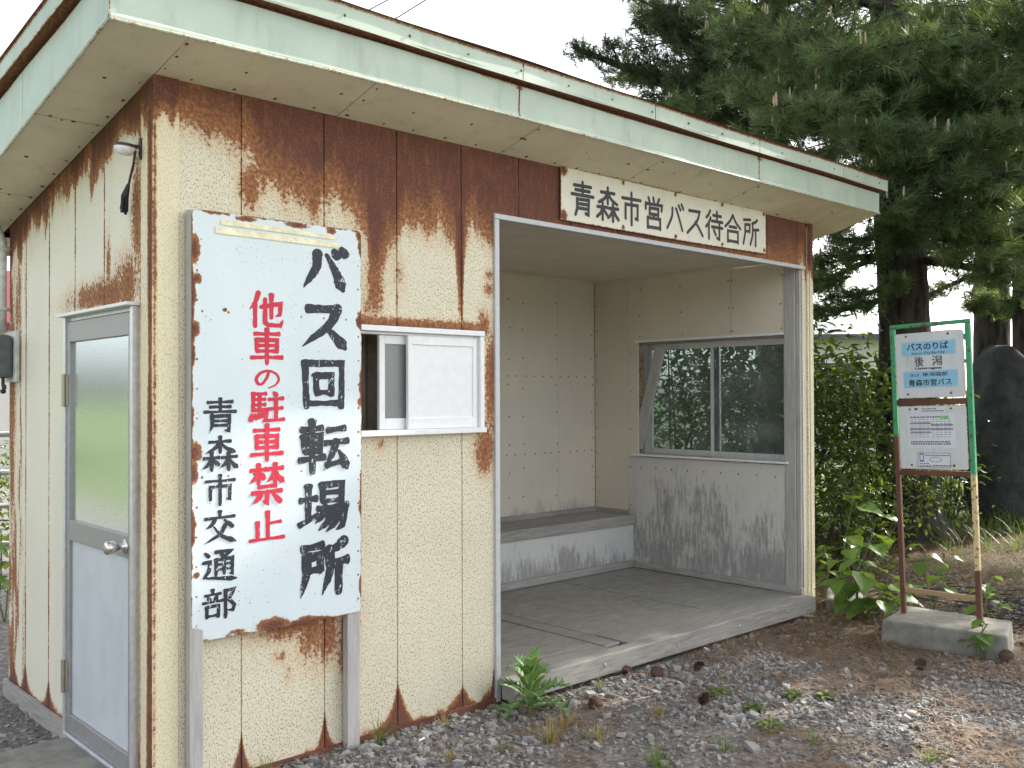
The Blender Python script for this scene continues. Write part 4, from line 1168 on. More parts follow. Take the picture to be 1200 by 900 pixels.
def stext(mb, body, s0, t0, s1, t1, h, bold=.012):
    c = bpy.data.curves.new('lettering_curve', 'FONT'); c.body = body; c.offset = bold; c.resolution_u = 3
    o = bpy.data.objects.new('lettering_curve', c); COL.objects.link(o)
    bpy.context.view_layer.update()
    me = bpy.data.meshes.new_from_object(o.evaluated_get(bpy.context.evaluated_depsgraph_get()))
    n = len(me.vertices); co = np.zeros(n*3); me.vertices.foreach_get('co', co); co = co.reshape(-1, 3)
    F = [tuple(p.vertices) for p in me.polygons]
    bpy.data.objects.remove(o); bpy.data.curves.remove(c); bpy.data.meshes.remove(me)
    if n == 0: return
    a, b = co.min(0), co.max(0)
    mb.add([sp_(s0+(p[0]-a[0])/(b[0]-a[0])*(s1-s0), t0+(p[1]-a[1])/(b[1]-a[1])*(t1-t0), h) for p in co], F)
H0 = .0185
def ty(z): return 1.722-.397*(z-95)/340          # rows measured down the upper plate
def tx(x): return -.205+.413*(x-98)/377
m = MB(); srect(m, tx(137), ty(215), tx(432), ty(143), H0+.0005); srect(m, tx(140), ty(381), tx(437), ty(295), H0+.0005); m.build('blue_band', M['sign_blue'], p1)
m = MB()
stext(m, 'バスのりば', tx(165), ty(187), tx(394), ty(150), H0+.001, .025)
stext(m, 'Aomori City Bus Stop', tx(188), ty(213), tx(374), ty(196), H0+.001, .01)
stext(m, '後', tx(205), ty(271), tx(258), ty(219), H0+.001, .006); stext(m, '潟', tx(303), ty(271), tx(358), ty(219), H0+.001, .006)
stext(m, 'Ushirogata', tx(208), ty(291), tx(355), ty(276), H0+.001, .03)
stext(m, '次は', tx(176), ty(324), tx(229), ty(307), H0+.001, .006); stext(m, '後潟磯部', tx(247), ty(325), tx(384), ty(304), H0+.001, .012)
stext(m, '青森市営バス', tx(168), ty(373), tx(404), ty(338), H0+.001, .018)
m.build('lettering', M['sign_ink'], p1)
def uy(z): return 1.278-.383*(z-470)/355
def ux(x): return -.200+.408*(x-118)/375
m = MB(); srect(m, ux(168), uy(705), ux(432), uy(515), H0+.0005); srect(m, ux(218), uy(812), ux(398), uy(733), H0+.0005); srect(m, ux(195), uy(508), ux(380), uy(478), H0+.0005)
m.build('paper', M['paper'], p2)
m = MB()
for a, b, c, d in ((182, 563, 298, 573), (298, 573, 418, 583), (182, 594, 298, 605), (298, 596, 418, 606), (182, 614, 298, 624)): srect(m, ux(a), uy(d), ux(b if False else c), uy(b), H0+.001)
for r_ in range(9):
    for x_ in (182, 300): 
        q = 546+r_*12
        for w_ in range(5): srect(m, ux(x_+4+w_*22), uy(q+3), ux(x_+4+w_*22+rs.uniform(9, 17)), uy(q), H0+.0014)
m.build('timetable_print', M['print_grey'], p2)
m = MB()
for r_, q in enumerate((530, 668, 680)):
    x_ = 184
    while x_ < (345 if r_ == 0 else 395):
        w_ = rs.uniform(6, 14); srect(m, ux(x_), uy(q+7), ux(x_+w_), uy(q), H0+.0014); x_ += w_+rs.uniform(2, 5)
for q, xa, xb in ((744, 258, 392), (790, 230, 280), (800, 300, 395), (803, 230, 290), (485, 250, 330), (497, 250, 370)):
    x_ = xa
    while x_ < xb:
        w_ = rs.uniform(4, 9); srect(m, ux(x_), uy(q+6), ux(x_+w_), uy(q), H0+.0014); x_ += w_+rs.uniform(2, 4)
for a, b, c, d in ((218, 733, 398, 735), (218, 810, 398, 812), (218, 735, 220, 810), (396, 735, 398, 810)): srect(m, ux(a), uy(d), ux(c), uy(b), H0+.0014)
srect(m, ux(210), uy(494), ux(228), uy(482), H0+.0014)
# speech bubble outline
for k in range(20):
    a0, a1 = 2*math.pi*k/20, 2*math.pi*(k+1)/20
    e = [(318+34*math.cos(a0), 770+14*math.sin(a0)), (318+34*math.cos(a1), 770+14*math.sin(a1)), (318+31*math.cos(a1), 770+12*math.sin(a1)), (318+31*math.cos(a0), 770+12*math.sin(a0))]
    m.add([sp_(ux(a), uy(b), H0+.0014) for a, b in e], [(3, 2, 1, 0)])
m.build('timetable_print', M['print_dark'], p2)
m = MB(); srect(m, ux(352), uy(545), ux(395), uy(527), H0+.0012); m.build('green_mark', M['print_green'], p2)
m = MB(); srect(m, ux(228), uy(782), ux(232), uy(737), H0+.0012); srect(m, ux(248), uy(782), ux(252), uy(737), H0+.0012); srect(m, ux(2.32e2), uy(743), ux(248), uy(737), H0+.0012); srect(m, ux(232), uy(782), ux(248), uy(774), H0+.0012); m.build('phone_icon', M['print_blue'], p2)

# ------------------------------------------------------------------ pines
def needles(tufts, nn, length, width, name, mat, parent, seed):
    """tufts: array [x,y,z,dx,dy,dz,scale,shade]"""
    g_ = np.random.default_rng(seed)
    T = np.array(tufts); n = len(T)
    pos = T[:, :3]; ax = T[:, 3:6]/np.linalg.norm(T[:, 3:6], axis=1)[:, None]; sc = T[:, 6]; shd = T[:, 7]
    ref = np.where(np.abs(ax[:, 2:3]) < .9, np.array([[0, 0, 1.0]]), np.array([[1.0, 0, 0]]))
    a = np.cross(ax, ref); a /= np.linalg.norm(a, axis=1)[:, None]; b = np.cross(ax, a)
    t = g_.uniform(-.75, .25, (n, nn)); ph = g_.uniform(0, 2*math.pi, (n, nn)); an = g_.uniform(.25, 1.05, (n, nn))
    dr_ = (ax[:, None]*np.cos(an)[..., None]+(a[:, None]*np.cos(ph)[..., None]+b[:, None]*np.sin(ph)[..., None])*np.sin(an)[..., None])
    st = pos[:, None]+ax[:, None]*(t*sc[:, None]*.14)[..., None]
    L = length*sc[:, None]*g_.uniform(.7, 1.15, (n, nn))
    tip = st+dr_*L[..., None]; tip[..., 2] -= .06*L
    side = np.cross(dr_, g_.normal(size=(n, nn, 3))); side /= np.linalg.norm(side, axis=-1)[..., None]+1e-9
    V = np.stack([st-side*width, st+side*width, tip], 2).reshape(-1, 3)
    F = np.arange(len(V)).reshape(-1, 3)
    A = np.repeat(np.clip(shd[:, None]+g_.normal(0, .10, (n, nn)), 0, 1).ravel(), 3)
    return mesh_np(name, V, F, mat, parent, atts={'rust': A})

def rad_wobble(mb, pts, rads, n, seed):
    """tube with an uneven, furrowed surface"""
    b0 = len(mb.v); mb.tube(pts, rads, n)
    for i in range(b0, len(mb.v)):
        p = np.array(mb.v[i]); k = (i-b0)//n
        if k < len(pts):
            c = np.array(pts[k]); d = p-c
            f_ = 1+.16*(fbm(p[0]*9+p[1]*7, p[2]*1.6, 3, seed)-.5)*2+.05*math.sin(((i-b0) % n)*2.4)
            mb.v[i] = tuple(c+d*f_)

def pine(name, label, base, lean, height, r0, boughs, seed, dark=False, upper=True, group='pine trees behind the shelter', tuft_scale=1.08, cand=.05, ups=26):
    rg = np.random.default_rng(seed)
    base = np.array([base[0], base[1], float(gh(base[0], base[1]))-.08])
    top = base+np.array([lean[0], lean[1], height])
    root = empty(name, base, label, 'tree', group)
    def trunk_at(h):
        f_ = h/height
        return base+(top-base)*f_+np.array([.10*math.sin(f_*5+seed), .08*math.cos(f_*4+seed), 0])*min(1, f_*4)
    hs = np.linspace(0, height, 40)
    tr_ = MB()
    rad_wobble(tr_, [trunk_at(h) for h in hs], [r0*(1-.78*h/height)*(1+.55*math.exp(-h/.28)) for h in hs], 18, seed)
    tufts = []; cands = []
    wood_ = MB()
    def twig(p0, p1, r, lvl):
        p0 = np.array(p0); p1 = np.array(p1); L = np.linalg.norm(p1-p0)
        mid = (p0+p1)/2+rg.normal(0, .06, 3)*L+np.array([0, 0, -.03*L])
        pts = [p0, p0*.3+mid*.7, mid*.45+p1*.55, p1]
        wood_.tube(pts, [r, r*.8, r*.6, max(.004, r*.35)], 5 if r < .03 else 8, cap=False)
        return pts
    def foliage(pts, L, w):
        """twigs with needle tufts along the outer part of a bough"""
        P_ = np.array(pts); n = max(6, int(L*13))
        for k in range(n):
            f_ = .32+.68*(k+rg.random())/n
            seg = f_*(len(P_)-1); i = min(int(seg), len(P_)-2); p = P_[i]+(P_[i+1]-P_[i])*(seg-i)
            d = P_[-1]-P_[0]; d /= np.linalg.norm(d)
            side = np.cross(d, [0, 0, 1]); side /= np.linalg.norm(side)+1e-6
            s = 1 if k % 2 else -1
            tl = w*(1.15-.75*f_)*rg.uniform(.5, 1.1)
            q = p+side*s*tl*rg.uniform(.5, 1)+d*tl*.6+np.array([0, 0, rg.uniform(-.16, .24)*tl])
            wood_.tube([p, (p+q)/2+np.array([0, 0, .02]), q], [.008, .006, .004], 4, cap=False)
            m_ = max(2, int(tl/.085))
            for j in range(m_):
                g1 = (j+.7)/m_
                c = p+(q-p)*g1+rg.normal(0, .045, 3)
                dirn = (q-p)/tl*.5+np.array([0, 0, .55])+rg.normal(0, .45, 3)
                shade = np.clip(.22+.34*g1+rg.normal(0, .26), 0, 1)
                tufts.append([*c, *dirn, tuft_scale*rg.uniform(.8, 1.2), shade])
            if rg.random() < .85:
                tufts.append([*q, *((q-p)/tl+np.array([0, 0, .8])), tuft_scale*1.15, np.clip(.55+rg.normal(0, .2), 0, 1)])
                if rg.random() < cand*2.2: cands.extend([(q+np.array([rg.normal(0, .012), rg.normal(0, .012), .03]), rg.uniform(.03, .11)) for _ in range(rg.integers(1, 4))])
        tufts.append([*P_[-1], *(P_[-1]-P_[-2]), tuft_scale*1.1, .6])
        if rg.random() < cand*6: cands.append((P_[-1]+np.array([0, 0, .02]), rg.uniform(.04, .10)))
    for h, tip, w in boughs:
        tip = np.array(tip); s0 = trunk_at(h)
        L = np.linalg.norm(tip-s0)
        r = .020+.018*L
        pts = twig(s0, tip, min(r, .085), 0)
        # sub-branches fan out near the end
        foliage(pts, L, w)
        nb_ = max(2, int(L*1.6))
        for k in range(nb_):
            f_ = .40+.55*k/nb_; i = int(f_*3); p = np.array(pts[i])+(np.array(pts[i+1])-np.array(pts[i]))*(f_*3-i)
            d = (tip-s0)/L; side = np.cross(d, [0, 0, 1]); side /= np.linalg.norm(side)+1e-6
            q = p+(d*rg.uniform(.3, .7)+side*(1 if k % 2 else -1)*rg.uniform(.4, .8)+np.array([0, 0, rg.uniform(-.2, .45)]))*w*rg.uniform(.9, 1.5)
            pp = twig(p, q, .016, 1); foliage(pp, np.linalg.norm(q-p), w*.6)
    if upper:
        for k in range(ups):
            h = height*(.50+.48*k/ups); az = k*2.4+seed; L = (1.3-(h/height-.5)*1.6)*2.0*rg.uniform(.7, 1.1)
            s0 = trunk_at(h); tip = s0+np.array([math.cos(az)*L, math.sin(az)*L, rg.uniform(-.1, .6)])
            pts = twig(s0, tip, .02+.016*L, 0); foliage(pts, L, .5)
    t_ = tr_.build('trunk', M['bark'], root, True)
    wood_.build('branches', M['bark'], root, True)
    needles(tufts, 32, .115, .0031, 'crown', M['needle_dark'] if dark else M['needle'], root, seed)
    cm = MB()
    for p, l in cands:
        tl = np.array([rg.normal(0, .06), rg.normal(0, .06), 1])*l
        cm.tube([p, p+tl*.3, p+tl*.75, p+tl], [.007, .0085, .0075, .003], 6)
    if cands: tag(cm.build('new_shoots', M['candle'], root), kind='stuff')
    return root

def gpos(u, d): 
    p = at(u, 470, d); return (p[0], p[1])
# big trunk right behind the bus stop sign
A_ = lambda u, v, d: at(u, v, d)
pine('pine_tree', 'big furrowed pine trunk directly behind the bus stop sign with boughs over the shelter roof', gpos(1060, 9.4), (-.05, .1), 10.5, .285, [
    (3.9, A_(905, 150, 8.2), .75), (3.4, A_(960, 215, 8.0), .6), (4.3, A_(985, 95, 7.8), .7), (3.6, A_(1090, 215, 7.4), .7), (3.3, A_(1150, 240, 7.6), .65),
    (4.1, A_(1190, 150, 7.8), .75), (4.6, A_(1120, 120, 7.6), .7), (5.0, A_(950, 35, 8.0), .8), (5.2, A_(1180, 50, 7.8), .8), (4.4, A_(850, 95, 8.8), .6), (3.2, A_(1000, 285, 8.4), .5),
    (2.75, A_(1120, 300, 10.0), .42), (4.8, A_(860, 20, 8.8), .7), (2.9, A_(965, 330, 9.0), .35), (5.3, A_(1135, 15, 7.9), .6),
    (4.1, A_(935, 120, 7.3), .6), (3.9, A_(1015, 150, 7.0), .6), (3.7, A_(1062, 175, 7.0), .55), (3.8, A_(1115, 165, 7.0), .6), (3.4, A_(1040, 235, 7.3), .5), (3.2, A_(985, 250, 7.6), .5), (3.6, A_(1180, 205, 7.0), .65), (4.3, A_(1150, 95, 7.0), .65), (4.2, A_(1040, 115, 7.3), .55), (4.6, A_(985, 60, 7.3), .6), (3.1, A_(1130, 255, 7.5), .5), (2.9, A_(1075, 262, 8.2), .4), (3.0, A_(1112, 300, 10.2), .4), (3.1, A_(1160, 285, 7.7), .45), (2.8, A_(1190, 325, 8.0), .4), (2.9, A_(975, 300, 8.4), .4), (2.5, A_(962, 365, 8.9), .3), (2.6, A_(1005, 345, 8.8), .3),
    (4.7, at(1100, 60, 12), .8), (4.2, at(980, 120, 12), .8), (3.8, at(1150, 180, 12), .7)], 3)
# dark pine standing behind the shelter, its left boughs against the sky
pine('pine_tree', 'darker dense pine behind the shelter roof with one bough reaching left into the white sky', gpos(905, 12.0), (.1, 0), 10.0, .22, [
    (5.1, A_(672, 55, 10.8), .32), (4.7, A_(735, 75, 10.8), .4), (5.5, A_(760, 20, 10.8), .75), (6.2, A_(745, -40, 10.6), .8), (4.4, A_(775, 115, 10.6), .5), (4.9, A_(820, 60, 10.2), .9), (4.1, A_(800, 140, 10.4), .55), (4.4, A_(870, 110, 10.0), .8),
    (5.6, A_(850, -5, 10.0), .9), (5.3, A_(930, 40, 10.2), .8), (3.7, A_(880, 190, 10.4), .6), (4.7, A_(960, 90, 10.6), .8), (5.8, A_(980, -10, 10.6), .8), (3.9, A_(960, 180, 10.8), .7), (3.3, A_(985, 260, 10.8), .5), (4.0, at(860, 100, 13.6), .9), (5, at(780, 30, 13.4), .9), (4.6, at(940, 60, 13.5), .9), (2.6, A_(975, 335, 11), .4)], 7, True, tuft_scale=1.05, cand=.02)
# second trunk to the right, further back
pine('pine_tree', 'second pine trunk rising behind the dark boulder right of the sign', gpos(1166, 12.2), (0, .2), 9.5, .255, [
    (3.9, A_(1120, 215, 10.8), .6), (3.3, A_(1180, 240, 10.6), .7), (2.9, A_(1185, 352, 10.9), .5), (2.6, A_(1160, 345, 11.0), .35), (4.4, A_(1100, 130, 11), .8), (4.6, A_(1200, 120, 10.8), .8), (5.0, A_(1150, 40, 11), .9), (4.9, A_(1010, 190, 11.4), .5), (3.1, A_(1090, 345, 11.6), .25), (5.4, A_(1240, 20, 11), .8)], 13, ups=22)
# slim trunk at the right edge, and the pine out to the right whose boughs reach in
pine('pine_tree', 'slim dark pine trunk at the right edge of the photo behind the boulder', gpos(1206, 11.0), (0, 0), 8.0, .115, [(3.4, A_(1215, 200, 10.4), .6), (2.6, A_(1230, 300, 10.6), .4), (4.2, A_(1190, 90, 10.6), .6)], 17, ups=16)
pine('pine_tree', 'pine to the right of the photo whose bare limbs reach in above the boulder', (7.8, -3.3), (-.1, .2), 9.0, .24, [
    (2.6, A_(1130, 268, 9.6), .25), (2.4, A_(1172, 300, 9.4), .25), (3.6, A_(1170, 120, 7.2), .8), (4.2, A_(1160, 40, 7.0), .8), (3.2, A_(1215, 250, 7.0), .7), (3.3, (5.4, -3.0, 3.9), .9), (3.8, (5.6, -4.2, 4.3), .9), (4.0, (6.0, -1.9, 4.6), .9), (3.1, (6.4, -3.9, 3.6), .8), (4.6, (5.2, -2.4, 5.2), .9)], 23, ups=30)

pine('pine_tree', 'unseen pine added furthest to the right to shade the ground', (12.0, -2.0), (.1, .1), 9.0, .2, [(2.4, (10.2, -3.0, 3.2), .9), (2.2, (10.4, -0.8, 3.0), .9), (3.2, (9.9, -1.8, 4.2), 1.0), (2.9, (11.5, 0.0, 3.9), .9), (3.8, (10.2, -0.3, 4.6), 1.0), (3.9, (10.6, -3.8, 4.7), 1.0), (2.0, (11.6, -4.0, 2.8), .9)], 29, ups=26)  # out-of-view tree, added for the shade it casts on the ground

# ------------------------------------------------------------------ broadleaf shrubs
def leaves(pos, nrm, tang, size, shade, name, mat, parent, fold=.25, aspect=.5):
    n = len(pos)
    nrm = nrm/np.linalg.norm(nrm, axis=1)[:, None]
    tang = tang-nrm*np.sum(tang*nrm, 1)[:, None]; tang /= np.linalg.norm(tang, axis=1)[:, None]+1e-9
    side = np.cross(nrm, tang)
    def pt(u, v, h): return pos+tang*(u*size)[:, None]+side*(v*size*aspect)[:, None]+nrm*(h*size)[:, None]
    o = np.ones(n)
    V = np.stack([pt(0*o, 0*o, 0*o), pt(.28*o, .42*o, fold*.42*o), pt(.66*o, .36*o, fold*.3*o), pt(1*o, 0*o, -.16*o), pt(.66*o, -.36*o, fold*.3*o), pt(.28*o, -.42*o, fold*.42*o), pt(.3*o, 0*o, .03*o), pt(.66*o, 0*o, -.02*o)], 1)
    F = (np.arange(n)[:, None, None]*8+np.array([(0, 6, 1, 1), (6, 7, 2, 1), (7, 3, 2, 2), (0, 5, 6, 6), (5, 4, 7, 6), (4, 3, 7, 7)])[None]).reshape(-1, 4)
    tri = []
    for f_ in F.tolist(): tri.append(tuple(dict.fromkeys(f_)))
    return mesh_np(name, V.reshape(-1, 3), tri, mat, parent, atts={'rust': np.repeat(shade, 8)})

def shrub(label, c, rx, ry, h, n, size, seed, bright=.25, lo=.12):
    g_ = np.random.default_rng(seed)
    z0 = float(gh(c[0], c[1]))
    root = empty('leafy_shrub', (c[0], c[1], z0), label, 'shrub', 'shrubs beside the shelter')
    # leaf clumps on branch ends inside an uneven volume
    k = 44; cl = []
    st = MB()
    for i in range(k):
        a = g_.uniform(0, 6.28); r = math.sqrt(g_.random())
        hz = h*(lo+(1-lo)*g_.random()**.8)
        sh_ = 1-.45*(hz/h)**3
        p = np.array([c[0]+math.cos(a)*r*rx*sh_, c[1]+math.sin(a)*r*ry*sh_, z0+hz])
        cl.append(p)
        b = np.array([c[0]+g_.normal(0, .12), c[1]+g_.normal(0, .12), z0-.05])
        if i % 3 == 0: st.tube([b, (b+p)/2+g_.normal(0, .08, 3)+np.array([0, 0, .1]), p], [.018, .012, .004], 5, cap=False)
    cl = np.array(cl)
    ci = g_.integers(0, k, n)
    off = g_.normal(0, 1, (n, 3))*np.array([.20, .20, .16])*(h/2+.3)
    pos = cl[ci]+off; pos[:, 2] = np.maximum(pos[:, 2], z0+.05)
    out = off+np.array([0, 0, .25])
    nrm = g_.normal(0, .55, (n, 3))+np.array([0, 0, .8])+out*.8
    tang = out+g_.normal(0, .4, (n, 3)); tang[:, 2] -= .3
    cb = g_.random(k)*.5
    shade = np.clip(cb[ci]*.7+g_.normal(bright-.1, .16, n), 0, 1)
    leaves(pos, nrm, tang, g_.uniform(.6, 1.25, n)*size, shade, 'foliage', M['shrub_leaf'], root)
    st.build('stems', M['twig'], root)
    return root
p = at(1000, 470, 8.6); shrub('dark evergreen shrub between the shelter corner and the big pine', (p[0], p[1]), .75, .75, 1.55, 3600, .075, 41, .12)
p = at(1030, 470, 9.6); shrub('sunlit yellow-green shrub behind the dark one, left of the pine trunk', (p[0], p[1]), .55, .55, 1.72, 1000, .135, 42, .7)
p = at(900, 470, 9.3); shrub('leafy shrub seen through the right pane of the side window', (p[0], p[1]), .9, .8, 2.3, 2600, .11, 43, .42)
p = at(800, 470, 9.6); shrub('dense dark shrub seen through the left pane of the side window', (p[0], p[1]), 1.0, .8, 2.6, 3400, .08, 44, .3)
p = at(700, 470, 10.6); shrub('tall dark shrub hidden mostly behind the bay wall', (p[0], p[1]), 1.0, .8, 2.6, 1500, .09, 46, .3)
p = at(1108, 470, 10.7); shrub('low dark bush between the big trunk and the boulder', (p[0], p[1]), .8, .6, 1.25, 1600, .07, 48, .12)
p = at(1250, 470, 11.5); shrub('dark bush at the foot of the slim trunk, right edge', (p[0], p[1]), .9, .7, 1.3, 1300, .07, 49, .12)
p = at(985, 560, 7.7); shrub('low dark bush hugging the right wall of the shelter', (p[0], p[1]), .38, .4, .75, 1300, .06, 45, .2)

# plants with big heart-shaped leaves -------------------------------------------
def big_leaf(mb, base, dirn, up, L, W, shade, droop):
    d = Vector(dirn).normalized(); u = Vector(up); u = (u-d*u.dot(d)).normalized(); s = d.cross(u)
    b = Vector([float(c) for c in base]); nu, nv = 9, 7; V = []; A = []
    for i in range(nu):
        t = i/(nu-1)
        w = W*(math.sin(math.pi*min(1, t**.62*1.0))**.8)*(1-.25*t)+.001
        back = -.10*L if 0 else 0
        for j in range(nv):
            q = (j/(nv-1))*2-1
            hump = -.9*droop*L*t*t*.8
            fold = .30*abs(q)*w
            wav = .035*L*math.sin(t*9+q*2)*abs(q)
            lob = -.10*L*abs(q)*(1-t)**3
            V.append(b+d*(t*L+lob)+s*(q*w)+u*(hump+fold*.8+wav)); A.append(min(1, max(0, shade+.12*(1-abs(q))+.08*math.sin(t*20+abs(q)*8))))
    F = [(i*nv+j, (i+1)*nv+j, (i+1)*nv+j+1, i*nv+j+1) for i in range(nu-1) for j in range(nv-1)]
    mb.add(V, F, A)

def leafy_plant(label, base, stems, seed, lsize, name='broadleaf_plant', cat='plant'):
    rr = random.Random(seed)
    z0 = float(gh(base[0], base[1]))
    root = empty(name, (base[0], base[1], z0), label, cat, 'broad-leaved plants by the bus stop')
    st = MB(); lf = MB()
    for (dx, dy, h, nl) in stems:
        b = Vector((base[0]+rr.uniform(-.03, .03), base[1]+rr.uniform(-.03, .03), z0-.02)); tip = Vector((base[0]+dx, base[1]+dy, z0+h))
        mid = (b+tip)/2+Vector((rr.uniform(-.04, .04), rr.uniform(-.04, .04), .06*h))
        pts = [b, b*.5+mid*.5+Vector((0, 0, .02)), mid, mid*.5+tip*.5, tip]
        st.tube(pts, [.007, .0065, .006, .005, .003], 6)
        for k in range(nl):
            f_ = .25+.75*(k+.6)/nl; i = min(3, int(f_*4)); p = pts[i]+(pts[i+1]-pts[i])*(f_*4-i)
            az = k*2.4+rr.uniform(-.5, .5)+seed
            d = Vector((math.cos(az), math.sin(az), rr.uniform(-.15, .45))).normalized()
            pet = p+d*lsize*.32+Vector((0, 0, .03)); st.tube([p, (p+pet)/2+Vector((0, 0, .01)), pet], .0028, 5)
            L = lsize*rr.uniform(.7, 1.25)*(1.15-.3*f_)
            big_leaf(lf, pet, (d.x, d.y, d.z*.3-.25), (d.x*.2+rr.uniform(-.3, .3), d.y*.2+rr.uniform(-.3, .3), 1), L, L*.47, rr.uniform(.2, .85), rr.uniform(.15, .6))
    lf.build('foliage', M['big_leaf'], root, True)
    st.build('stems', M['stem'], root)
    return root
leafy_plant('green plant with large heart-shaped leaves sprawling at the right end of the deck', (4.62, -.33), [(-.30, .0, .30, 5), (-.16, -.14, .40, 6), (.05, -.22, .26, 5), (.12, -.32, .22, 4), (-.05, .08, .50, 5), (-.12, -.25, .12, 4)], 3, .165)
leafy_plant('small leafy sprout between the two legs of the bus stop sign', (5.1, -.62), [(0, .05, .42, 5), (.05, -.1, .35, 4)], 5, .14)
leafy_plant('yellow-green sprig growing in front of the concrete block', (4.17, -1.30), [(.0, -.02, .20, 4), (-.03, .05, .12, 2)], 8, .09)
leafy_plant('sprig of round leaves behind the right leg of the sign', (4.75, -1.13), [(.02, .02, .33, 5), (0, -.06, .24, 3)], 9, .10)
leafy_plant('large pale-leaved plant beside the shelter wall under the shrub', (5.5, .22), [(-.08, -.1, .66, 6), (.12, -.18, .52, 5)], 14, .21)
leafy_plant('fine leafy weed against the right corner of the shelter', (5.0, .18), [(.0, -.05, .36, 9), (.08, .05, .3, 8)], 15, .075)

# thistle ---------------------------------------------------------------------
def thistle():
    rr = random.Random(4); bx, by = 1.69, -.205; z0 = float(gh(bx, by))
    root = empty('thistle', (bx, by, z0), 'spiky green thistle growing at the left foot of the deck', 'weed')
    lf = MB(); st = MB()
    st.tube([(bx, by, z0-.02), (bx+.005, by, z0+.10), (bx+.012, by-.005, z0+.20)], [.008, .006, .003], 6)
    for k in range(22):
        az = k*2.4; f_ = k/22
        b = Vector((bx+.01*f_, by, z0+.015+.17*f_)); el = .12+.95*f_+rr.uniform(-.2, .2)
        L = (.25-.12*f_)*rr.uniform(.8, 1.15)
        d = Vector((math.cos(az)*math.cos(el), math.sin(az)*math.cos(el), math.sin(el)))
        s = d.cross(Vector((0, 0, 1))).normalized(); u = s.cross(d)
        sh_ = rr.uniform(.2, .9)
        n = 7; V = []; A = []; F = []
        mid = []
        for i in range(n+1):
            t = i/n; mid.append(b+d*L*t+u*(.05*math.sin(t*2.6))*L*2-Vector((0, 0, .35*L*t*t*(1-f_*.6))))
        for i in range(n):
            w = L*.25*math.sin(math.pi*min(1, (i+.6)/n*.95))**.7
            for sg in (-1, 1):
                b0 = len(V)
                V += [mid[i], mid[i+1], mid[i]*.4+mid[i+1]*.6+s*sg*w+d*w*.55+u*w*.35, mid[i]*.8+mid[i+1]*.2+s*sg*w*.55+u*w*.05]
                F += [(b0, b0+1, b0+2, b0+3)] if sg < 0 else [(b0, b0+3, b0+2, b0+1)]
                A += [sh_+.15, sh_+.15, sh_, sh_]
        lf.add(V, F, [min(1, max(0, a)) for a in A])
    lf.build('foliage', M['thistle'], root); st.build('stems', M['stem'], root)
thistle()

# grass tufts, weeds, cones ---------------------------------------------------------
def tuft_mesh(n, h, spread, seed, w=.0022):
    g_ = np.random.default_rng(seed); mb = MB()
    for k in range(n):
        a = g_.uniform(0, 6.28); r = g_.random()*spread*.35; le = h*g_.uniform(.45, 1.1); out = g_.uniform(.15, .95)
        b = np.array([math.cos(a)*r, math.sin(a)*r, 0]); d = np.array([math.cos(a+g_.normal(0, .5)), math.sin(a+g_.normal(0, .5)), 0]); s = np.array([-d[1], d[0], 0])
        P_ = [b+d*out*le*t*t+np.array([0, 0, le*(t-.35*out*t*t)]) for t in (0, .35, .7, 1)]
        V = []
        for i, p in enumerate(P_): ww = w*(1-.8*i/3); V += [p-s*ww, p+s*ww]
        mb.add(V, [(0, 1, 3, 2), (2, 3, 5, 4), (4, 5, 7, 6)], g_.random())
    return mb
def place_tuft(name, mb, x, y, mat, label, cat, group):
    o = mb.build(name, mat); o.location = (x, y, float(gh(x, y))-.004); tag(o, label, cat, group); return o
GT = [(1.507, -.53, 'straw', 90, .10, .16, 'dry straw-coloured grass tuft in front of the thistle'), (2.073, -.658, 'straw', 60, .07, .10, 'small yellowed grass tuft beyond the thistle on the gravel'),
      (1.662, -.456, 'straw', 80, .08, .14, 'wispy dry grass right below the thistle leaves'), (1.665, -.66, 'straw', 55, .07, .16, 'flattened dry grass tuft mid gravel'),
      (1.62, -1.02, 'grass', 80, .09, .16, 'bright green grass tuft at the bottom edge of the photo'), (2.3, -1.32, 'grass', 40, .06, .12, 'thin green grass tuft low in the right half of the gravel'),
      (2.45, -1.75, 'grass', 50, .07, .14, 'green grass tuft near the bottom right corner of the photo'), (1.05, -.42, 'straw', 45, .06, .12, 'sparse straw tuft near the right post of the notice board'),
      (.93, -.09, 'grass', 26, .16, .06, 'few thin stalks growing beside the right post of the notice board'), (1.95, -1.12, 'grass', 36, .06, .14, 'sparse green grass left of the lowest weeds'), (.42, -.07, 'grass', 30, .11, .08, 'short green grass against the wall foot below the notice board'), (1.30, -.06, 'straw', 34, .08, .10, 'straw wisps against the wall foot under the sliding window'), (2.2, -.19, 'grass', 30, .09, .09, 'green grass blades against the deck sill near the thistle'), (3.35, -.17, 'straw', 40, .07, .12, 'straw wisps against the deck sill right of its middle'), (4.02, -.80, 'straw', 44, .08, .12, 'dry grass between deck end and concrete block'), (4.75, -1.45, 'grass', 60, .16, .14, 'taller grass right of the concrete block'), (1.25, -.50, 'grass', 30, .05, .1, 'tiny green tuft between gravel and straw')]
for k, (x, y, mt_, n, h, sp_r, lab) in enumerate(GT):
    place_tuft('grass_tuft', tuft_mesh(n, h, sp_r, 100+k), x, y, M[mt_], lab, 'grass tuft', 'grass tufts on the gravel')
def weed_mesh(seed, r, n=26):
    g_ = random.Random(seed); mb = MB()
    for k in range(n):
        a = k*2.4; q = r*math.sqrt((k+.5)/n); L = .035*g_.uniform(.7, 1.2)
        b = (math.cos(a)*q*.6, math.sin(a)*q*.6, .012+.03*g_.random()*(1-q/r*.6))
        big_leaf(mb, b, (math.cos(a), math.sin(a), g_.uniform(-.1, .5)), (0, 0, 1), L, L*.36, g_.uniform(.4, 1), .3)
    return mb
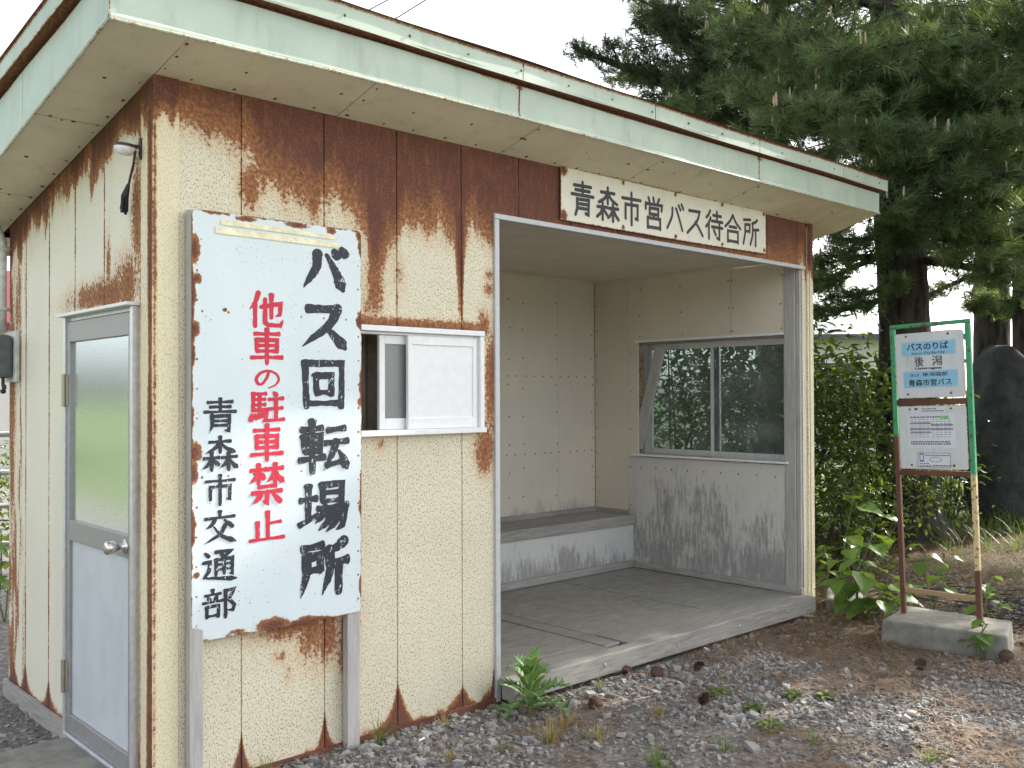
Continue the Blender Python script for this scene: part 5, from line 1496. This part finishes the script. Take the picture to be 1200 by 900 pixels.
for k, (x, y, r, lab) in enumerate([(2.513, -.678, .07, 'small green weed rosette on the gravel nearest the deck'), (2.312, -1.103, .08, 'bright green weed, lowest of the rosettes on the gravel'), (2.749, -.957, .045, 'tiny weed seedling, left of a close pair on the gravel'), (2.85, -1.07, .045, 'tiny weed seedling, right of a close pair on the gravel'), (2.45, -.92, .05, 'small weed between the two larger rosettes')]):
    place_tuft('weed', weed_mesh(50+k, r), x, y, M['grass'], lab, 'weed', 'weeds on the gravel')
def cone_mesh():
    mb = MB(); mb.lathe((0, 0, 0), [(.004, 0), (.011, .006), (.014, .02), (.011, .036), (.003, .046)], 10)
    for i in range(8):
        t = (i+.5)/8; z = .046*t; r = .019*math.sin(math.pi*(t*.85+.1)); n = 9
        for k in range(n):
            a = 2*math.pi*(k+.5*(i % 2))/n; c, s = math.cos(a), math.sin(a); o = r+.012; w = .0085
            mb.add([(c*r-s*w*.5, s*r+c*w*.5, z-.002), (c*r+s*w*.5, s*r-c*w*.5, z-.002), (c*o+s*w, s*o-c*w, z+.006), (c*(o+.002), s*(o+.002), z+.010), (c*o-s*w, s*o+c*w, z+.006)], [(0, 1, 2, 3, 4)])
    return mb
cone0 = cone_mesh().build('pine_cone', M['cone'])
CN = [(2.449, -.135, 'pine cone close under the deck sill, left of a pair'), (2.52, -.29, 'pine cone a little in front of the deck, right of a pair'), (1.991, -.396, 'reddish pine cone on the gravel beyond the thistle'), (2.839, -.34, 'pine cone near the deck sill towards the right, alone on the litter'),
      (3.70, -1.12, 'pine cone on the gravel in front of the concrete block'), (4.14, -1.44, 'pine cone touching the front foot of the concrete block'), (2.324, -.76, 'dark pine cone left of the small weeds'), (4.66, -1.40, 'pine cone at the right end of the concrete block')]
for k, (x, y, lab) in enumerate(CN):
    o = cone0 if k == 0 else cone0.copy()
    if k: COL.objects.link(o)
    o.location = (x, y, float(gh(x, y))+.022); o.rotation_euler = (1.1+.3*k, .4*k, k*1.9); o.scale = [.95+.12*(k % 3)]*3
    tag(o, lab, 'pine cone', 'fallen pine cones')
sc = MB().tube([(0, 0, 0), (.034, .006, .001)], .0045, 7).build('cigarette_butt', M['white_enamel']); sc.location = (1.06, -.19, float(gh(1.06, -.19))+.016)  # cigarette butt, a short white tube
tag(sc, 'tiny white cigarette butt lying on the gravel below the sliding window', 'scrap')

# rough grass and undergrowth under the trees (uncountable)
def undergrowth():
    g_ = np.random.default_rng(9); n = 22000
    x = g_.uniform(4.9, 13, n); y = g_.uniform(-5, 6, n)
    keep = (fbm(x*.9, y*.9, 3, 55)+np.clip((x-6.6)*.10, -.25, .2) > .50) & ~under_building(x, y, .1)
    x, y = x[keep], y[keep]; n = len(x); z = gh(x, y)
    h = g_.uniform(.10, .42, n)*np.clip((x-4.5)/3, .35, 1); a = g_.uniform(0, 6.28, n); o_ = g_.uniform(.2, .9, n)*h
    dx, dy = np.cos(a), np.sin(a); w = .0035
    rows = []
    for t, ww in ((0, 1), (.4, .9), (.75, .6), (1, .1)):
        px = x+dx*o_*t*t; py = y+dy*o_*t*t; pz = z-.02+h*(t-.3*t*t)
        for sg in (-1, 1): rows.append(np.stack([px-dy*w*ww*sg, py+dx*w*ww*sg, pz], 1))
    V = np.stack(rows, 1)
    F = (np.arange(n)[:, None, None]*8+np.array([(0, 1, 3, 2), (2, 3, 5, 4), (4, 5, 7, 6)])[None]).reshape(-1, 4)
    o = mesh_np('grass', V.reshape(-1, 3), F, M['grass'], atts={'rust': np.repeat(g_.random(n)*.8, 8)})
    tag(o, 'rough green grass growing under the pines behind the sign', 'grass', kind='stuff')
undergrowth()
def twigs_heap():
    g_ = np.random.default_rng(19); n = 260
    x = g_.normal(5.15, .45, n); y = g_.normal(-1.0, .45, n); k = x > 4.68; x, y = x[k], y[k]; n = len(x)
    mb = MB()
    for i in range(n):
        a = g_.uniform(0, 6.28); L = g_.uniform(.08, .3); z = float(gh(x[i], y[i]))+g_.uniform(.01, .07)
        p = np.array([x[i], y[i], z]); d = np.array([math.cos(a), math.sin(a), g_.normal(0, .12)])*L
        mb.tube([p-d/2, p+np.array([0, 0, .01]), p+d/2], [.004, .004, .002], 4)
    tag(mb.build('fallen_twigs', M['twig']), 'heap of dead twigs on the litter behind the concrete block', 'twigs', kind='stuff')
twigs_heap()

# boulder and concrete lump ---------------------------------------------------------
def boulder():
    p = at(1192, 470, 10.2); c = np.array([p[0], p[1]])
    import bmesh
    bm = bmesh.new(); bmesh.ops.create_icosphere(bm, subdivisions=5, radius=1)
    V = np.array([v.co for v in bm.verts]); F = [tuple(v.index for v in f.verts) for f in bm.faces]; bm.free()
    rdir = np.array([_rt[0], _rt[1], 0]); rdir /= np.linalg.norm(rdir); fdir = np.array([_fw[0], _fw[1], 0]); fdir /= np.linalg.norm(fdir)
    # superellipse makes it a slab; sloping right shoulder
    W = np.sign(V)*np.abs(V)**.62
    d = 1+.14*(fbm(V[:, 0]*2.4+V[:, 1]*1.7, V[:, 2]*2.4, 4, 3)-.5)*2
    a = W[:, 0]*d*.56; b = W[:, 1]*d*.38; z = (W[:, 2]*d+1)*.5
    a = a*(1-.36*z)-.04*z
    hz = z*(1.98-.42*np.clip(a/.5+.3, 0, 1.4))
    P_ = np.stack([c[0]+rdir[0]*a+fdir[0]*b, c[1]+rdir[1]*a+fdir[1]*b, gh(c[0], c[1])-.08+hz], 1)
    o = mesh_np('boulder', P_, F, M['boulder'], None, True)
    tag(o, 'tall dark standing boulder at the right edge behind the sign', 'boulder')
boulder()
cl = MB(); cl.box((-.17, -.12, -.08), (.17, .12, .085)); o = cl.build('concrete_lump', M['concrete'], None, False, .02); o.location = (4.80, -.13, .0); o.rotation_euler = (.06, -.05, .5)
tag(o, 'squat concrete lump half hidden by leaves at the end of the deck', 'concrete block')

# ------------------------------------------------------------------ background left: house, rail, plants
def house(label, c, rot, w, d, h, roof_h, wallm, roofm, wins):
    root = empty('house', (c[0], c[1], float(gh(c[0], c[1]))), label, 'house')
    root.rotation_euler.z = rot
    def bl(mb, name, mat, par=root):
        o = mesh_np(name, np.array(mb.v, np.float32), mb.f, mat, None); o.parent = par; return o
    bl(MB().box((-w/2, -d/2, -.2), (w/2, d/2, h)), 'wall', wallm)
    m_ = MB(); e = .45
    m_.add([(-w/2-e, -d/2-e, h-.05), (w/2+e, -d/2-e, h-.05), (w/2+e, 0, h+roof_h), (-w/2-e, 0, h+roof_h), (-w/2-e, d/2+e, h-.05), (w/2+e, d/2+e, h-.05),
            (-w/2-e, -d/2-e, h+.09), (w/2+e, -d/2-e, h+.09), (w/2+e, 0, h+roof_h+.14), (-w/2-e, 0, h+roof_h+.14), (-w/2-e, d/2+e, h+.09), (w/2+e, d/2+e, h+.09)],
           [(0, 3, 2, 1), (3, 4, 5, 2), (6, 7, 8, 9), (9, 8, 11, 10), (0, 1, 7, 6), (4, 10, 11, 5), (0, 6, 9, 3), (3, 9, 10, 4), (1, 2, 8, 7), (2, 5, 11, 8)])
    bl(m_, 'roof', roofm)
    for x, z, ww, hh in wins:
        f_ = bl(MB().box((x-ww/2-.05, -d/2-.04, z-.05), (x+ww/2+.05, -d/2-.003, z+hh+.05)), 'window', M['alu'])
        bl(MB().box((x-ww/2, -d/2-.05, z), (x+ww/2, -d/2-.042, z+hh)), 'pane', M['house_glass'], f_)
    return root
p = at(-70, 470, 20); house('pale house with a maroon roof beyond the left end of the shelter', p, -.35, 7, 6, 2.75, 1.3, M['house_wall'], M['house_roof_red'], [(-1.5, 1, 1.6, 1.1), (2.9, 1, .6, .9)])
p = at(985, 470, 24); house('white house with a grey roof half hidden behind shrubs and pine boughs', p, -.75, 3.4, 3.4, 2.66, .35, M['house_wall'], M['house_roof_grey'], [(-.6, 1, 1.0, 1.1)])

fe = empty('pipe_railing', (at(-20, 470, 7.4)[0], at(-20, 470, 7.4)[1], 0), 'low grey pipe railing beyond the back corner of the shelter', 'railing')
a_, b_ = at(-260, 470, 7.2), at(40, 470, 7.6)
for f_ in (0, .33, .66, 1):
    q = a_+(b_-a_)*f_; MB().tube([(q[0], q[1], -.1), (q[0], q[1], 1.25)], .03, 10).build('post', M['rail'], fe, True)
for z in (.32, .62, .88, 1.18):
    MB().tube([(a_[0], a_[1], z), (b_[0], b_[1], z)], .022, 8).build('rail', M['rail'], fe, True)
leafy_plant('broad-leaved weed by the pipe railing left of the shelter', tuple(at(2, 470, 6.3)[:2]), [(0, 0, .6, 7), (.1, .05, .45, 5), (-.1, 0, .5, 5)], 21, .13)
p = at(-40, 470, 9.5); shrub('green bush beyond the pipe railing at the left edge', (p[0], p[1]), .7, .7, 1.0, 1300, .08, 47, .6)

# overhead wires
for k, (u0, v0, u1, v1, d0, d1, lab) in enumerate([(330, 62, 600, -75, 19, 15, 'thin overhead wire crossing the top of the sky, the left one'), (330, 100, 640, -85, 18, 15, 'thin overhead wire crossing the top of the sky, the right one')]):
    a_, b_ = at(u0, v0, d0), at(u1, v1, d1); dd = b_-a_
    a_ = a_-dd*1.5; b_ = b_+dd*1.0
    pts = [a_+(b_-a_)*t+np.array([0, 0, -.5*4*t*(1-t)+.5*.94]) for t in np.linspace(0, 1, 24)]
    tag(MB().tube(pts, .011, 5).build('power_line', M['cable']), lab, 'wire', 'overhead wires')
